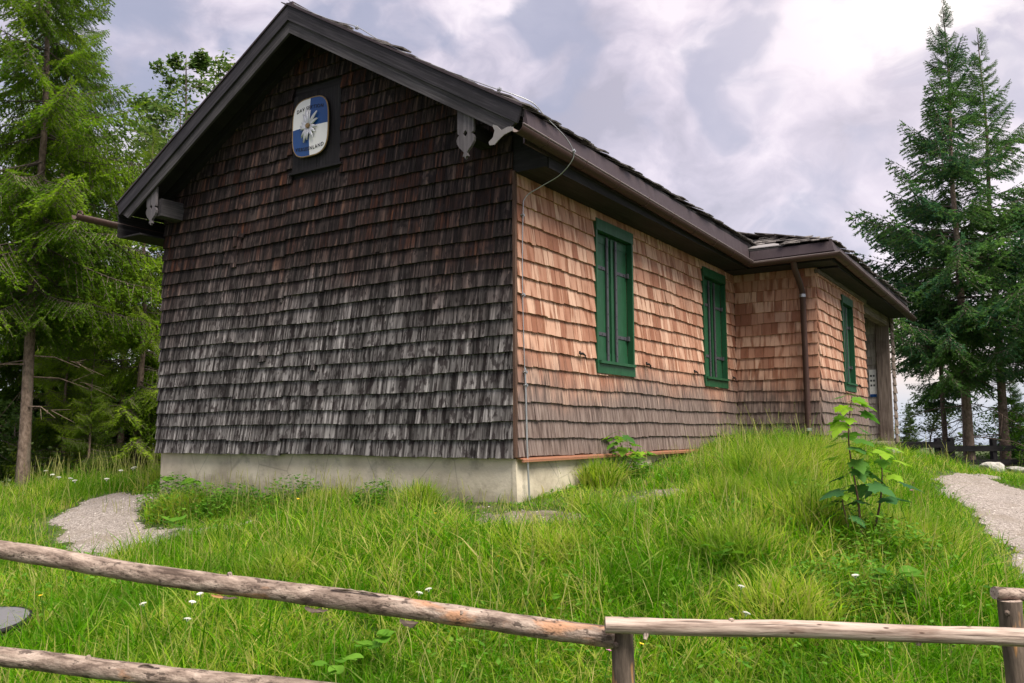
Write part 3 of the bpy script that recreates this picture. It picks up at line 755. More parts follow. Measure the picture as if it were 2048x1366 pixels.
# --- purlin ends and the carved pendant boards that cover them
def pendant(x0, x1, zt, zb, y):
    xc = (x0+x1)/2; h = (x1-x0)/2; H = zt-zb; th = .03
    prof = [(-1, .0), (-1, .46), (-.97, .50), (-.74, .53), (-.98, .565), (-1.10, .62), (-1.04, .69), (-.75, .77), (-.35, .84), (-.18, .88), (-.28, .92), (-.33, .95), (-.12, .95), (0, 1.0)]
    prof = prof + [(-a, b) for a, b in prof[::-1][1:]]
    zc = lambda a: zt-(.12*(1-a)/2 if False else 0)
    pts = [(xc+a*h, y, zt-b*H) for a, b in prof]
    m = MB(); n = len(pts)
    # diamond cut-out between shaft and heart: two half boards meeting below and above it
    dz = zt-.52*H; dm = [(xc, y, dz+.035), (xc-.026, y, dz), (xc, y, dz-.035), (xc+.026, y, dz)]
    half = n//2
    L = [(xc, y, zt)]+pts[:half+1]; Lp = L+[dm[2], dm[1], dm[0]]
    Rr = pts[half:]+[(xc, y, zt)]; Rp = Rr+[dm[0], dm[3], dm[2]]
    for poly in (Lp, Rp): m.prism(poly, (0, th, 0), gc=[(p[2], p[0], p[1]) for p in poly])
    return m.build('pendant_board', MT['pend'], hut)
MB().bb(-.345, -.20, YF+.08, .0, 2.86, 3.0, grain=1).build('purlin', MT['dark'], hut)
MB().bb(-4.97, -4.79, YF+.08, .0, 2.79, 3.0, grain=1).build('purlin', MT['greyb'], hut)
pendant(-.362, -.180, 3.16, 2.665, YF+.03); pendant(-5.015, -4.835, 3.14, 2.68, YF+.03)

# --- eaves: soffit, metal fascia, gutter
LINE = [(EX, YF, 0), (EX, 5.80, 0), (1.57, 5.80, 0), (1.57, 12.85, 0)]
zz = [2.66, 2.60, 2.62, 2.52]
P3 = [(x, y, z) for (x, y, _), z in zip(LINE, zz)]
MB().sweep(P3[:2], [(-.012, .02), (.004, .02), (.006, .06), (.046, .075), (.050, .082), (.014, .318), (.006, .318), (-.012, .255)]).build('fascia_sheet', MT['sheet'], hut)
MB().sweep([(EX+.052, 5.80, 2.60)]+P3[2:], [(-.012, .02), (.004, .02), (.006, .06), (.046, .075), (.050, .082), (.014, .222), (.006, .222), (-.012, .2)]).build('fascia_sheet', MT['sheet'], hut)
MB().sweep([(x-(.0 if i<2 else .004), y if i else .0, 0) for i, (x, y, _) in enumerate(LINE)], [(-.014, 2.572), (.003, 2.572), (.003, 2.70), (-.014, 2.70)]).build('eave_board', MT['dark'], hut)
MB().prism([(.0, -.012, 2.586), (EX-.014, -.012, 2.586), (EX-.014, -.012, 2.90), (.0, -.012, 3.12)], (0, .02, 0)).build('eave_box_end', MT['dark'], hut)
MB().bb(.0, EX-.015, .004, Y1-.46, 2.585, 2.605, grain=1).bb(.002, 1.555, 5.815, Y1, 2.575, 2.597, grain=0).bb(E, 1.555, Y1+.002, 12.8, 2.545, 2.565, grain=1).bb(0, E-.002, Y2, 12.8, 2.55, 2.57).build('soffit', MT['dark'], hut)
MB().bb(E+.001, E+.06, Y1-.05, Y2+.1, 2.49, 2.545, grain=1).build('frieze_board', MT['brown'], hut)
def half_round(r, t=.004, n=9):
    o = [(r*math.sin(a), -r*math.cos(a)) for a in np.linspace(-math.pi/2, math.pi/2, n)]
    i = [((r-t)*math.sin(a), -(r-t)*math.cos(a)) for a in np.linspace(math.pi/2, -math.pi/2, n)]
    return o+i
gp = [(EX+.078, YF-.25, 2.752), (EX+.078, 5.72, 2.640), (1.648, 5.72, 2.655), (1.648, 12.95, 2.530)]
gm = MB().sweep(gp, half_round(.066), smooth=True)
gm.sweep([(a+q_[0], b+q_[1], c) for (a, b, c), q_ in zip(gp, ((.066, 0), (.066, -.066), (.066, -.066), (.066, 0)))], [(.008*math.cos(a), .008*math.sin(a)) for a in np.linspace(0, 6.28, 7)[:-1]], mi=1)
gut = gm.build('gutter', [MT['gutter'], MT['rim']], hut)
def bracket(y, x, z):
    m = MB(); V = [(x+.069*math.sin(a), y, z-.069*math.cos(a)) for a in np.linspace(-math.pi/2, math.pi/2+.25, 10)]
    m.tube(V, .006, 5); m.build('gutter_bracket', MT['gutter'], gut)
for i in range(9):
    y = -.25+i*.72; bracket(y, EX+.078, 2.752-.112*(y-YF+.25)/6.14)
for i in range(7):
    y = 6.4+i*1.0; bracket(y, 1.648, 2.655-.125*(y-5.72)/7.2)
# pale fish-tail end of the gutter
ft = [(-.0, 0), (-.05, .012), (-.115, -.005), (-.165, .045), (-.20, .06), (-.205, .045), (-.185, .005), (-.20, -.05), (-.245, -.085), (-.235, -.115), (-.185, -.118), (-.145, -.085), (-.09, -.05), (-.03, -.035), (0, -.03)]
MB().prism([(EX+.05+a, YF-.262, 2.735+b) for a, b in ft], (0, .008, 0)).build('gutter_end', MT['tin'], gut)
lg = [(2*RX-EX-.06, YF-.52, 2.79), (2*RX-EX-.06, 12.9, 2.66)]
lm = MB().sweep(lg[::-1], half_round(.066), smooth=True); lgo = lm.build('gutter', MT['gutter'], hut)
MB().tube([(lg[0][0]-.06, YF-.46, 2.795), (lg[0][0]-.02, YF-.46, 2.84), (lg[0][0]+.04, YF-.46, 2.83), (lg[0][0]+.066, YF-.46, 2.79)], .012, 6).build('gutter_bracket', MT['gutter'], lgo)
MB().bb(2*RX-EX, -W, YF+.05, 12.8, 2.60, 2.62, grain=1).bb(2*RX-EX-.012, 2*RX-EX+.004, YF, 12.9, 2.60, 2.90, grain=1).build('soffit', MT['dark'], hut)

# --- downpipe in the corner of the bay
dp = MB().tube([(1.06, 5.73, 2.60), (1.06, 5.80, 2.50), (1.065, 6.06, 2.32), (1.07, 6.15, 2.22), (1.08, 6.15, .1), (1.08, 6.15, -.35)], .043, 12).build('downpipe', MT['gutter'], hut)
for z in (2.16, .22): MB().tube([(1.07+(2.2-z)*.005, 6.15, z-.022), (1.07+(2.2-z)*.005, 6.15, z+.022)], .049, 12).bb(1.05, 1.09, 6.19, 6.25, z-.01, z+.01).build('pipe_clip', MT['zinc'], dp)

# --- windows with closed green shutters
def window(y0, y1, zb, zt, x):
    m = MB(); d0, d1 = x-.02, x+.05
    m.bb(d0, d1+.006, y0, y1, zt-.125, zt, grain=1)                    # head
    m.bb(d0, d1, y0+.0, y0+.035, zb+.105, zt-.127, grain=2); m.bb(d0, d1, y1-.035, y1, zb+.105, zt-.127, grain=2)
    m.bb(d0, d1+.004, y0-.002, y1+.002, zb, zb+.103, grain=1)          # sill board
    fr = m.build('window', MT['green'], hut, (x, y0, zb))
    MB().bb(x-.01, d1+.03, y0+.03, y1-.03, zb+.105, zb+.135, grain=1).build('sill', MT['green'], fr)
    MB().bb(x-.075, x-.058, y0+.02, y1-.02, zb+.03, zt-.03).build('back_panel', MT['green'], fr)
    xs = x-.055; yc = (y0+y1)/2+.01; t0, t1 = zb+.137, zt-.13
    for a, b in ((y0+.036, yc-.004), (yc+.004, y1-.036)):
        s = MB().bb(xs, xs+.028, a, b, t0, t1, grain=2)
        s.bb(xs+.029, xs+.034, a+.004, b-.004, t1-.10, t1-.004).bb(xs+.029, xs+.034, a+.004, b-.004, t0+.004, t0+.10)
        s.build('shutter', MT['green2'], fr)
    MB().bb(xs+.03, xs+.052, yc-.022, yc+.022, t0+.01, t1-.03, grain=2).build('cover_strip', MT['green'], fr)
    for yb in (yc-.11, yc+.11):
        b = MB().bb(xs+.040, xs+.054, yb-.020, yb+.020, t0-.01, t1-.02, grain=2)
        for k in range(9): b.tube([(xs+.054, yb, t0+.08+k*(t1-t0-.2)/8), (xs+.060, yb, t0+.08+k*(t1-t0-.2)/8)], .007, 6)
        b.build('iron_bar', MT['iron'], fr)
    for f in (.735, .215):
        zz_ = t0+f*(t1-t0)
        for a, b in ((y0+.036, yc-.135), (yc+.135, y1-.036)):
            MB().bb(xs+.029, xs+.037, a, b, zz_-.018, zz_+.018, grain=1).tube([(xs+.037, (a+b)/2-.06, zz_), (xs+.043, (a+b)/2-.06, zz_)], .007, 6).tube([(xs+.037, (a+b)/2+.06, zz_), (xs+.043, (a+b)/2+.06, zz_)], .007, 6).build('strap_hinge', MT['iron'], fr)
        MB().bb(xs+.030, xs+.066, y1-.075, y1-.037, zz_-.026, zz_+.026).build('hinge_pin', MT['iron'], fr)
for (a, b, zb, zt, x, _) in WINS: window(a, b, zb, zt, x)
for y, x in ((1.20, 0), (2.86, 0), (4.43, 0), (6.02, 0), (7.36, E), (8.88, E)):
    z = .985 if x == 0 else .955
    MB().tube([(x+.0, y, z), (x+.07, y, z)], .008, 6).tube([(x+.065, y-.065, z+.004), (x+.07, y, z+.006), (x+.068, y+.06, z-.012)], [.010, .013, .008], 6).tube([(x+.066, y-.06, z), (x+.066, y-.06, z+.028)], .009, 6).tube([(x+.07, y+.045, z-.01), (x+.07, y+.055, z-.045)], .007, 6).build('shutter_hook', MT['black'], hut)

# --- porch: post panel, pier, floor, beam
post = MB().bb(.99, 1.222, YP-.10, YP-.01, -.06, 2.5, grain=2).bb(.978, .9885, YP-.104, YP-.002, -.06, 2.5, grain=2).build('porch_post', MT['brown'], hut)
MB().bb(.9, 1.20, YP-.12, YP+.3, -.55, -.062).build('porch_pier', MT['plaster'], hut)
MB().bb(.0, E, Y2-.1, YP+.4, -.06, -.01, grain=1).bb(E-.08, E, Y2, YP-.14, -.16, -.062, grain=1).build('porch_floor', MT['brown'], hut)
MB().bb(E-.16, E-.02, Y2-.05, YP+.35, 2.37, 2.545, grain=1).build('porch_beam', MT['brown'], hut)

# --- board behind the sign
MB().bb(-2.905, -2.535, -.028, -.002, 3.065, 3.94, grain=2).bb(-2.531, -2.185, -.026, -.002, 3.065, 3.94, grain=2).bb(-2.935, -2.145, -.055, -.002, 3.04, 3.063, grain=0).build('sign_backing', MT['dark'], hut)

# --- lightning conductor: cable over the verge, down the corner, rod into the ground
cab = MB()
def curve(pts, n=8):
    P = np.array(pts, float); out = []
    for i in range(len(P)-1):
        p0, p1, p2, p3 = P[max(i-1, 0)], P[i], P[i+1], P[min(i+2, len(P)-1)]
        for t in np.linspace(0, 1, n, endpoint=False):
            out.append(.5*((2*p1)+(-p0+p2)*t+(2*p0-5*p1+4*p2-p3)*t*t+(-p0+3*p1-3*p2+p3)*t**3))
    out.append(P[-1]); return np.array(out)
def rz(x, d): return roof_z(x)+d
cab.tube(curve([(RX+.02, YF-.02, RZ+.30), (RX-.03, YF-.01, RZ+.18), (RX+.02, YF, RZ+.05), (-2.0, YF, rz(-2.0, .055)), (-1.6, YF, rz(-1.6, .10)), (-1.2, YF, rz(-1.2, .055)), (-.5, YF, rz(-.5, .05)), (.0, YF+.02, rz(0, .075)), (.22, YF+.06, rz(.22, .10)), (.36, YF+.18, rz(.36, .11)), (.42, -.12, 3.0), (.50, .10, 2.86), (.53, .19, 2.74), (.50, .20, 2.66), (.38, .19, 2.55), (.2, .15, 2.46), (.06, .11, 2.37), (.045, .09, 2.2), (.04, .085, 1.5), (.045, .11, .72)]), .0052, 6)
cb = cab.build('lightning_cable', MT['zinc'], hut)
MB().tube([(.045, .115, .78), (.055, .13, 0.), (.075, .150, -.62)], .0095, 8).build('earth_rod', MT['zinc'], hut)
for p in ((.04, .088, 2.2), (.042, .09, 1.45), (.046, .115, .74), (.048, .12, .62), (.53, .19, 2.75), (-1.6, YF, rz(-1.6, .09)), (.1, YF+.03, rz(.1, .085))):
    MB().tube([(p[0]-.018, p[1], p[2]), (p[0]+.02, p[1], p[2])], .013, 6).tube([(p[0], p[1]-.022, p[2]), (p[0], p[1]+.022, p[2])], .008, 6).tube([(p[0]+.006, p[1], p[2]-.02), (p[0]+.006, p[1], p[2]+.02)], .008, 6).build('cable_clamp', MT['zinc'], cb)

# ------------------------------------------------------------------ the emblem on the gable
sign = thing('club_sign', (-2.595, -.06, 3.53), 'blue and white quartered enamel sign with silver edelweiss on the dark gable', 'sign')
SC0 = np.array((-2.595, -.06, 3.53)); SA, SB = .272, .328
def sup(th, a=SA, b=SB, n=3.4):
    c, s = math.cos(th), math.sin(th); return (a*math.copysign(abs(c)**(2/n), c), b*math.copysign(abs(s)**(2/n), s))
def bulge(x, z): return -.016*(1-(x/SA)**2)*(1-(z/SB)**2)-.012
def quarter(a0, mat):
    m = MB(); N = 14; rings = 5; V = [(0, bulge(0, 0), 0)]
    for r_ in range(1, rings+1):
        for k in range(N+1):
            x, z = sup(a0+math.pi/2*k/N); x *= r_/rings; z *= r_/rings; V.append((x, bulge(x, z), z))
    F = [(0, 1+k+1, 1+k) for k in range(N)]
    for r_ in range(rings-1):
        for k in range(N):
            i = 1+r_*(N+1)+k; F.append((i, i+1, i+N+2, i+N+1))
    m.add([SC0+np.array(v) for v in V], F, smooth=True); return m.build('enamel_quarter', mat, sign)
quarter(0, MT['blue']); quarter(math.pi/2, MT['white']); quarter(math.pi, MT['blue']); quarter(3*math.pi/2, MT['white'])
m = MB(); th = np.linspace(0, 2*math.pi, 57)
m.tube([SC0+np.array((sup(t)[0], -.008, sup(t)[1])) for t in th], .009, 6, cap=False); m.build('rim', MT['brass'], sign)
m = MB(); Pp = [SC0+np.array((sup(t)[0]*.985, .034, sup(t)[1]*.985)) for t in th[:-1]]; m.prism(Pp, (0, -.040, 0)); m.build('back_plate', MT['black'], sign)
def lettering(txt, zc, size, width, mat, bend):
    cu = bpy.data.curves.new('t', 'FONT'); cu.body = txt; cu.size = size; cu.align_x = 'CENTER'; cu.extrude = .0015; cu.space_character = 1.25
    ob = bpy.data.objects.new('t', cu); COL.objects.link(ob)
    dg = bpy.context.evaluated_depsgraph_get(); me0 = ob.evaluated_get(dg).to_mesh()
    V = [v.co.copy() for v in me0.vertices]; F = [tuple(p.vertices) for p in me0.polygons]
    bpy.data.objects.remove(ob); bpy.data.curves.remove(cu)
    w = max(v.x for v in V)-min(v.x for v in V); k = width/w
    mb = MB(); out = []
    for v in V:
        x = v.x*k; z = zc+v.y+bend*(x/SA)**2
        out.append(SC0+np.array((x, bulge(x, z)-.003-v.z, z)))
    mb.add(out, F); return mb.build('lettering', mat, sign)
lettering('DAV SEKTION', .195, .058, .40, MT['ink'], -.03)
lettering('VIERSEENLAND', -.265, .056, .43, MT['ink'], .03)
def petal(ang, L, wd, lift):
    m = MB(); ca, sa = math.cos(ang), math.sin(ang); rows = 7; V = []
    for i in range(rows):
        t = i/(rows-1); wq = wd*math.sin(math.pi*min(1, .12+t*.86))**.8*(1-.35*t); r_ = .022+L*t
        h = -.030-lift*math.sin(t*2.4)-.012*(1-t); bw = .012*t*math.sin(ang*5)
        for j, (q_, dh) in enumerate(((-1, .008), (-.5, -.004), (0, .003), (.5, -.004), (1, .008))):
            x = r_*ca-(q_*wq+bw)*sa; z = r_*sa+(q_*wq+bw)*ca; V.append(SC0+np.array((x, h+dh, z)))
    F = [(i*5+j, i*5+j+1, (i+1)*5+j+1, (i+1)*5+j) for i in range(rows-1) for j in range(4)]
    m.add(V, F, smooth=True); return m
fl = MB()
for k in range(10): fl.tube([SC0+np.array((.018*math.cos(k*.628), -.045, .018*math.sin(k*.628))), SC0+np.array((.016*math.cos(k*.628), -.058, .016*math.sin(k*.628)))], .012, 6)
fl.tube([SC0+np.array((0, -.03, 0)), SC0+np.array((0, -.062, 0))], .016, 8)
flo = fl.build('edelweiss', MT['brass'], sign)
for a, L, wd in ((97, .16, .020), (78, .135, .013), (122, .125, .019), (52, .15, .020), (20, .115, .020), (-8, .095, .021), (-40, .10, .020), (-65, .125, .020), (-92, .115, .019), (-112, .145, .020), (-134, .115, .018), (172, .09, .020), (150, .085, .020), (198, .085, .019)):
    petal(R(a), L*1.15, wd*1.2, .02).build('petal', MT['silver'], flo)

# notice in the porch
nt = thing('notice', (.87, YP-.03, 1.2), 'white paper notice on the grey shingles of the porch', 'notice')
nm = MB().bb(.80, .94, YP-.044, YP-.036, .90, 1.47); nm.build('sheet', MT['white'], nt)
MB().bb(.805, .935, YP-.046, YP-.0445, .90, .96).build('printed_band', MT['blue'], nt)
pr = MB()
for i in range(3):
    for j in range(2): pr.bb(.82+j*.055, .855+j*.055, YP-.046, YP-.0445, 1.32-i*.1, 1.36-i*.1)
pr.build('printed_marks', MT['iron'], nt)

# ------------------------------------------------------------------ round-pole fence in the foreground
fence = thing('log_fence', (2.71, -3.5, -1.37), 'rustic round-pole fence with peeling bark rails across the foreground', 'fence')
def log(name, pts, rads, mat, n=16, step=.05, wob=.05, end=None):
    P = curve(pts, 6); L = np.r_[0, np.cumsum(np.linalg.norm(np.diff(P, axis=0), axis=1))]
    k = max(8, int(L[-1]/step)); t = np.linspace(0, L[-1], k)
    Q = np.stack([np.interp(t, L, P[:, i]) for i in range(3)], 1)
    Q += np.stack([.005*vnoise(t, t*0, .35, 31+i) for i in range(3)], 1)
    rr = np.interp(t, np.linspace(0, L[-1], len(rads)), rads)*(1+.06*vnoise(t, t*0, .3, 12))
    m = MB().tube(Q, rr, n, wob=wob, capmi=1)
    return m, Q, rr
def rail(pts, rads, mat, knots=(), flakes=(), **k):
    m, Q, rr = log('rail', pts, rads, mat, **k)
    for f, ang, ln in knots:
        i = int(f*(len(Q)-1)); c = Q[i]; d = np.array([0, math.cos(ang)*-.75, math.sin(ang)]); d /= np.linalg.norm(d)
        m.tube([c+d*rr[i]*.7, c+d*(rr[i]+ln*.5), c+d*(rr[i]+ln)], [.014, .010, .007], 7, wob=.1)
    o = m.build('rail', [MT[mat], MT['bare']], fence)
    for f, dz, w, h in flakes:
        i = int(f*(len(Q)-1)); c = Q[i]; t = Q[min(i+1, len(Q)-1)]-Q[i]; t /= np.linalg.norm(t)
        pts2 = []; N = 9
        for j in range(N): pts2.append(c+t*(-w+2*w*j/(N-1))+np.array((0, -rr[i]*.75, dz*rr[i])) + np.array((0, 0, .004*random.uniform(-1, 1))))
        for j in range(N)[::-1]: pts2.append(c+t*(-w*.9+1.8*w*j/(N-1))+np.array((0, -rr[i]*.9, dz*rr[i]-h*random.uniform(.5, 1)*math.sin(math.pi*(j+.7)/(N+.4))*np.sign(-dz))))
        MB().prism(pts2, (0, .006, 0)).build('bark_flake', MT['post' if dz < 0 else 'rail'], o)
    return o
rail([(-.55, -5.38, -.10), (.62, -4.72, -.258), (1.14, -4.42, -.347), (1.65, -4.12, -.422), (2.15, -3.83, -.492), (2.68, -3.515, -.572)], (.037, .036, .036, .038, .040, .039), 'rail',
     knots=((.35, 1.2, .008), (.62, 1.4, .012), (.86, .4, .006)), flakes=((.62, -1.0, .05, .012), (.71, -1.0, .045, .020), (.80, -1.0, .035, .034), (.755, 1.0, .10, .012)))
rail([(-.4, -5.30, -.52), (.65, -4.71, -.66), (1.20, -4.39, -.725), (1.71, -4.07, -.785), (2.69, -3.49, -.91)], (.038, .037, .037, .037, .036), 'rail',
     knots=((.45, 1.3, .010), (.6, .2, .006)), flakes=((.52, 1.0, .04, .012),))
rail([(2.695, -3.60, -.508), (3.38, -3.19, -.528), (3.99, -2.85, -.547), (4.9, -2.32, -.575), (5.7, -1.85, -.60)], (.031, .030, .033, .034, .034), 'bare', wob=.03,
     knots=((.045, -.9, .020), (.135, 1.3, .006), (.33, -1.3, .010), (.5, -1.2, .008)))
rail([(3.885, -2.485, -.452), (4.07, -2.30, -.478), (4.99, -1.34, -.62), (5.8, -.5, -.72)], (.026, .027, .027, .028), 'rail', wob=.03)
def fpost(x, y, z0, z1, r, lean=(0, 0)):
    m, Q, rr = log('post', [(x, y, z1), (x+lean[0]*.5, y+lean[1]*.5, (z0+z1)/2), (x+lean[0], y+lean[1], z0)], (r, r*1.0, r*1.04), 'post', wob=.04)
    m.tube([(x-.012, y-r*.9, z1-.045), (x-.014, y-r-.012, z1-.048)], [.013, .007], 7)
    return m.build('post', [MT['post'], MT['bare']], fence)
fpost(2.715, -3.495, -1.6, -.548, .043, (-.02, .0)); fpost(3.935, -2.45, -1.5, -.482, .046, (.03, 0)); fpost(-.35, -5.2, -1.8, -.16, .043)

# ------------------------------------------------------------------ grey cover lying in the grass
lidc = np.array((-1.78, -3.66, float(ground_z(-1.78, -3.66))+.07))
lid = thing('round_cover', lidc, 'grey round plastic cover with black rim half sunk in the grass, left edge', 'cover')
th = np.linspace(0, 2*math.pi, 41)[:-1]
def lp(r_, z): return [lidc+np.array((math.cos(t)*r_*1.0, math.sin(t)*r_, z+.10*math.sin(t)*r_-.02*math.cos(t)*r_)) for t in th]
MB().prism(lp(.33, 0), (0, 0, .05)).build('plate', MT['lid'], lid)
MB().tube(lp(.335, .035)+[lp(.335, .035)[0]], .017, 6, cap=False).build('rim', MT['black'], lid)

# ------------------------------------------------------------------ board fence and stones at the back
bf = thing('board_fence', (1.5, 14.7, -.55), 'dark low board fence behind the porch, under the spruces', 'fence')
def gz(x, y): return float(ground_z(x, y))
fa, fb = np.array((.75, 14.3)), np.array((3.6, 17.6))
def fpt(t, h): p = fa+(fb-fa)*t; return np.array((p[0], p[1], -.52+h))
fdir = np.append((fb-fa)/np.linalg.norm(fb-fa), 0)
for t in (0.05, .335, .42, .70, .97):
    p = fpt(t, 0); MB().box(p+(0, 0, .05), (.06, .05, .50), (fdir, np.cross((0, 0, 1), fdir), (0, 0, 1)), grain=2).build('post', MT['dark'], bf)
for a, b, h in ((0, .42, .40), (.335, .97, .30), (0.2, .44, .06), (.3, .97, -.02)):
    c = (fpt(a, h)+fpt(b, h))/2; L = np.linalg.norm(fpt(b, h)-fpt(a, h))/2
    nrm = np.cross((0, 0, 1), fdir); MB().box(c-nrm*.075, (L, .018, .065), (fdir, nrm, (0, 0, 1)), jit=.006).build('board', MT['dark'], bf)

def boulder(x, y, s, label, seed, sq=(1, .8, .6), group=None):
    import bmesh
    bm = bmesh.new(); bmesh.ops.create_icosphere(bm, subdivisions=3, radius=1)
    r_ = np.random.default_rng(seed); pl = r_.normal(size=(9, 3)); pl /= np.linalg.norm(pl, axis=1)[:, None]; hh = r_.uniform(.62, .95, 9)
    for v in bm.verts:
        p = np.array(v.co)
        for n_, h in zip(pl, hh):
            d = p@n_
            if d > h: p = p-n_*(d-h)*.9
        p += .03*r_.normal(size=3); v.co = Vector(p*np.array(sq)*s)
    me = bpy.data.meshes.new('boulder'); bm.to_mesh(me); bm.free(); me.materials.append(MT['stone'])
    o = link('boulder', me, None, (x, y, gz(x, y)+s*.25)); tag(o, label, 'rock', group)
boulder(2.93, 13.0, .26, 'pale boulder in the grass right of the two big spruce trunks', 3)
boulder(1.72, 8.9, .15, 'small pale stone beside the porch pier', 5)
boulder(1.95, 9.6, .13, 'low stone at the grass edge before the dark board fence', 8, (1.3, .8, .45))
boulder(3.35, 13.6, .18, 'flat stone behind the pale boulder near the right edge', 11, (1.4, .8, .45))

# ------------------------------------------------------------------ trees
def rotz(a): c, s = math.cos(a), math.sin(a); return np.array([[c, -s, 0], [s, c, 0], [0, 0, 1]])
def roty(a): c, s = math.cos(a), math.sin(a); return np.array([[c, 0, s], [0, 1, 0], [-s, 0, c]])

def spray(seed, twigs=17, hang=.5, dens=1.0, nl=.032, nw=.0075):
    """one spruce bough, 1 unit long along +x: bare axis, side twigs hanging, needles as slim triangles"""
    r_ = np.random.default_rng(seed); V = []; T = []; mi = []; rn = []
    def axis_pt(t): return np.array([t, .03*math.sin(t*3+seed), -.10*t+.16*t**3])
    def stick(a, b, r0, r1):
        d = b-a; d = d/np.linalg.norm(d); s = np.cross(d, (0, .3, 1)); s /= np.linalg.norm(s); u = np.cross(s, d); k = len(V)
        for p, q in ((a, r0), (b, r1)):
            for th_ in (0, 2.1, 4.2): V.append(p+q*(math.cos(th_)*s+math.sin(th_)*u)); rn.append(.3)
        for j in range(3):
            l = (j+1) % 3; T.append((k+j, k+l, k+3+l)); T.append((k+j, k+3+l, k+3+j)); mi.extend((1, 1))
    def needles(a, b, n, tone):
        d = b-a; L = np.linalg.norm(d); d = d/L
        for i in range(n):
            p = a+d*L*(i+r_.random())/n
            for _ in range(2):
                q = r_.normal(size=3); q -= d*(q@d); q /= np.linalg.norm(q)+1e-6
                if q[2] < -.5: q[2] *= -.5
                tip = p+d*nl*r_.uniform(.5, 1.0)+q*nl*r_.uniform(.45, .85); w = np.cross(d, q)*nw+d*nw*.6; k = len(V)
                V.extend((p-w, p+w, tip)); rn.extend([min(1, max(0, tone+r_.uniform(-.16, .16)))]*3); T.append((k, k+1, k+2)); mi.append(0)
    pr_ = axis_pt(0)
    for i in range(1, 8): p = axis_pt(i/7); stick(pr_, p, .011*(1-i/8), .011*(1-(i+1)/9)); pr_ = p
    for i in range(twigs):
        t = .10+.90*(i+r_.random()*.6)/twigs; a = axis_pt(t)
        for sgn in (1, -1):
            L = (.36*(1-t)**.75*min(1, t*3.5+.25)+.07)*r_.uniform(.7, 1.15); th_ = R(r_.uniform(42, 66))
            d = np.array([math.cos(th_), sgn*math.sin(th_), -hang*r_.uniform(.3, 1.3)]); d /= np.linalg.norm(d)
            b = a+d*L+np.array((0, 0, -hang*L*.35)); stick(a, b, .0045, .002)
            tone = .35+.35*t+r_.uniform(-.15, .2)
            needles(a, b, int(L/.022*dens)+2, tone)
            m_ = int(L/.06)
            for j in range(m_):
                u = (j+.5)/m_; c = a+(b-a)*u; l2 = L*.42*(1-u*.6)
                s2 = 1 if (j % 2) else -1
                d2 = d*.8+np.array((-d[1], d[0], 0))*s2*.8+np.array((0, 0, -hang*r_.uniform(.2, 1.4))); d2 /= np.linalg.norm(d2)
                needles(c, c+d2*l2, int(l2/.026*dens)+2, tone+.08)
    needles(axis_pt(.35), axis_pt(1.0), int(22*dens), .75); needles(axis_pt(.9), axis_pt(1.0)+np.array((.05, 0, .01)), 8, .95)
    return np.array(V), np.array(T), np.array(mi), np.array(rn)
SPR = {'hang': [spray(20+i, 18, .75) for i in range(4)], 'flat': [spray(40+i, 17, .62, 1.15, .036, .009) for i in range(4)], 'lite': [spray(60+i, 9, .5, .6, .05, .014) for i in range(3)]}

def spruce_parts(H, c0, lmax, seed, kind, whorl=.34, per=5, dead=.0, prof=.85, droop=(30, -22), sparse=1.0, cut=None, var=.2, rs=1.0):
    """trunk mesh and crown arrays for a spruce of height H with its foot at the origin"""
    r_ = np.random.default_rng(seed); r0 = (.0095*H+.015)*rs
    tp = [(.04*math.sin(i*1.1+seed)*(i/12), .04*math.cos(i*.9+seed)*(i/12), H*i/12-.3*(i == 0)) for i in range(13)]
    trunk = MB().tube(tp, [r0*(1.25 if i == 0 else 1-.93*i/12) for i in range(13)], 10, wob=.04)
    VV, TT, MI, RN = [], [], [], []; base = 0
    z = c0
    while z < H*.985:
        t = (z-c0)/(H-c0); n = per if t < .9 else 4
        for k in range(n):
            if r_.random() > sparse: continue
            az = r_.uniform(0, 6.283)
            L = max(.16, lmax*(1-t)**prof*r_.uniform(.92-var, .92+var)*(min(1, .55+t*4)))
            if cut and not cut(az, z, L): continue
            el = R(droop[1]+(droop[0]-droop[1])*t**1.1+r_.uniform(-8, 8))
            V, T, mi, rn = SPR[kind][r_.integers(len(SPR[kind]))]
            M_ = rotz(az)@roty(-el)@np.array([[1, 0, 0], [0, 1, 0], [0, 0, 1]])
            i12 = min(11.99, 12*z/H); c = np.array([np.interp(z, [q[2] for q in tp], [q[j] for q in tp]) for j in (0, 1)]+[z+r_.uniform(-.12, .12)])
            s = L*np.array([1, 1 if L > .5 else 1.25, 1.0])
            VV.append((V*s)@M_.T+c); TT.append(T+base); MI.append(mi); RN.append(np.clip(rn+r_.uniform(-.12, .12), 0, 1)); base += len(V)
        z += whorl*r_.uniform(.8, 1.2)*(1 if t < .75 else .62)
    for k in range(int(dead)):
        zz_ = r_.uniform(.5, c0+.4); az = r_.uniform(0, 6.283); L = r_.uniform(.5, 1.5)*lmax*.5
        d = np.array((math.cos(az), math.sin(az), r_.uniform(-.35, -.05))); a = np.array((0, 0, zz_)); pts = [a, a+d*L*.5+(0, 0, .03), a+d*L+(0, 0, -.1*L)]
        trunk.tube(pts, [.014, .009, .004], 5)
        for j in range(4):
            p = a+d*L*r_.uniform(.35, .95); q = d+r_.normal(size=3)*.6; q[2] -= .2; trunk.tube([p, p+q*.16, p+q*.3], [.005, .004, .002], 4)
    # leader
    V, T, mi, rn = SPR[kind][0]; M_ = roty(-R(88)); s = H*.055
    VV.append((V*s)@M_.T+np.array((tp[-1][0], tp[-1][1], H*.96))); TT.append(T+base); MI.append(mi); RN.append(rn)
    return trunk, (np.concatenate(VV), np.concatenate(TT), np.concatenate(MI), np.concatenate(RN))

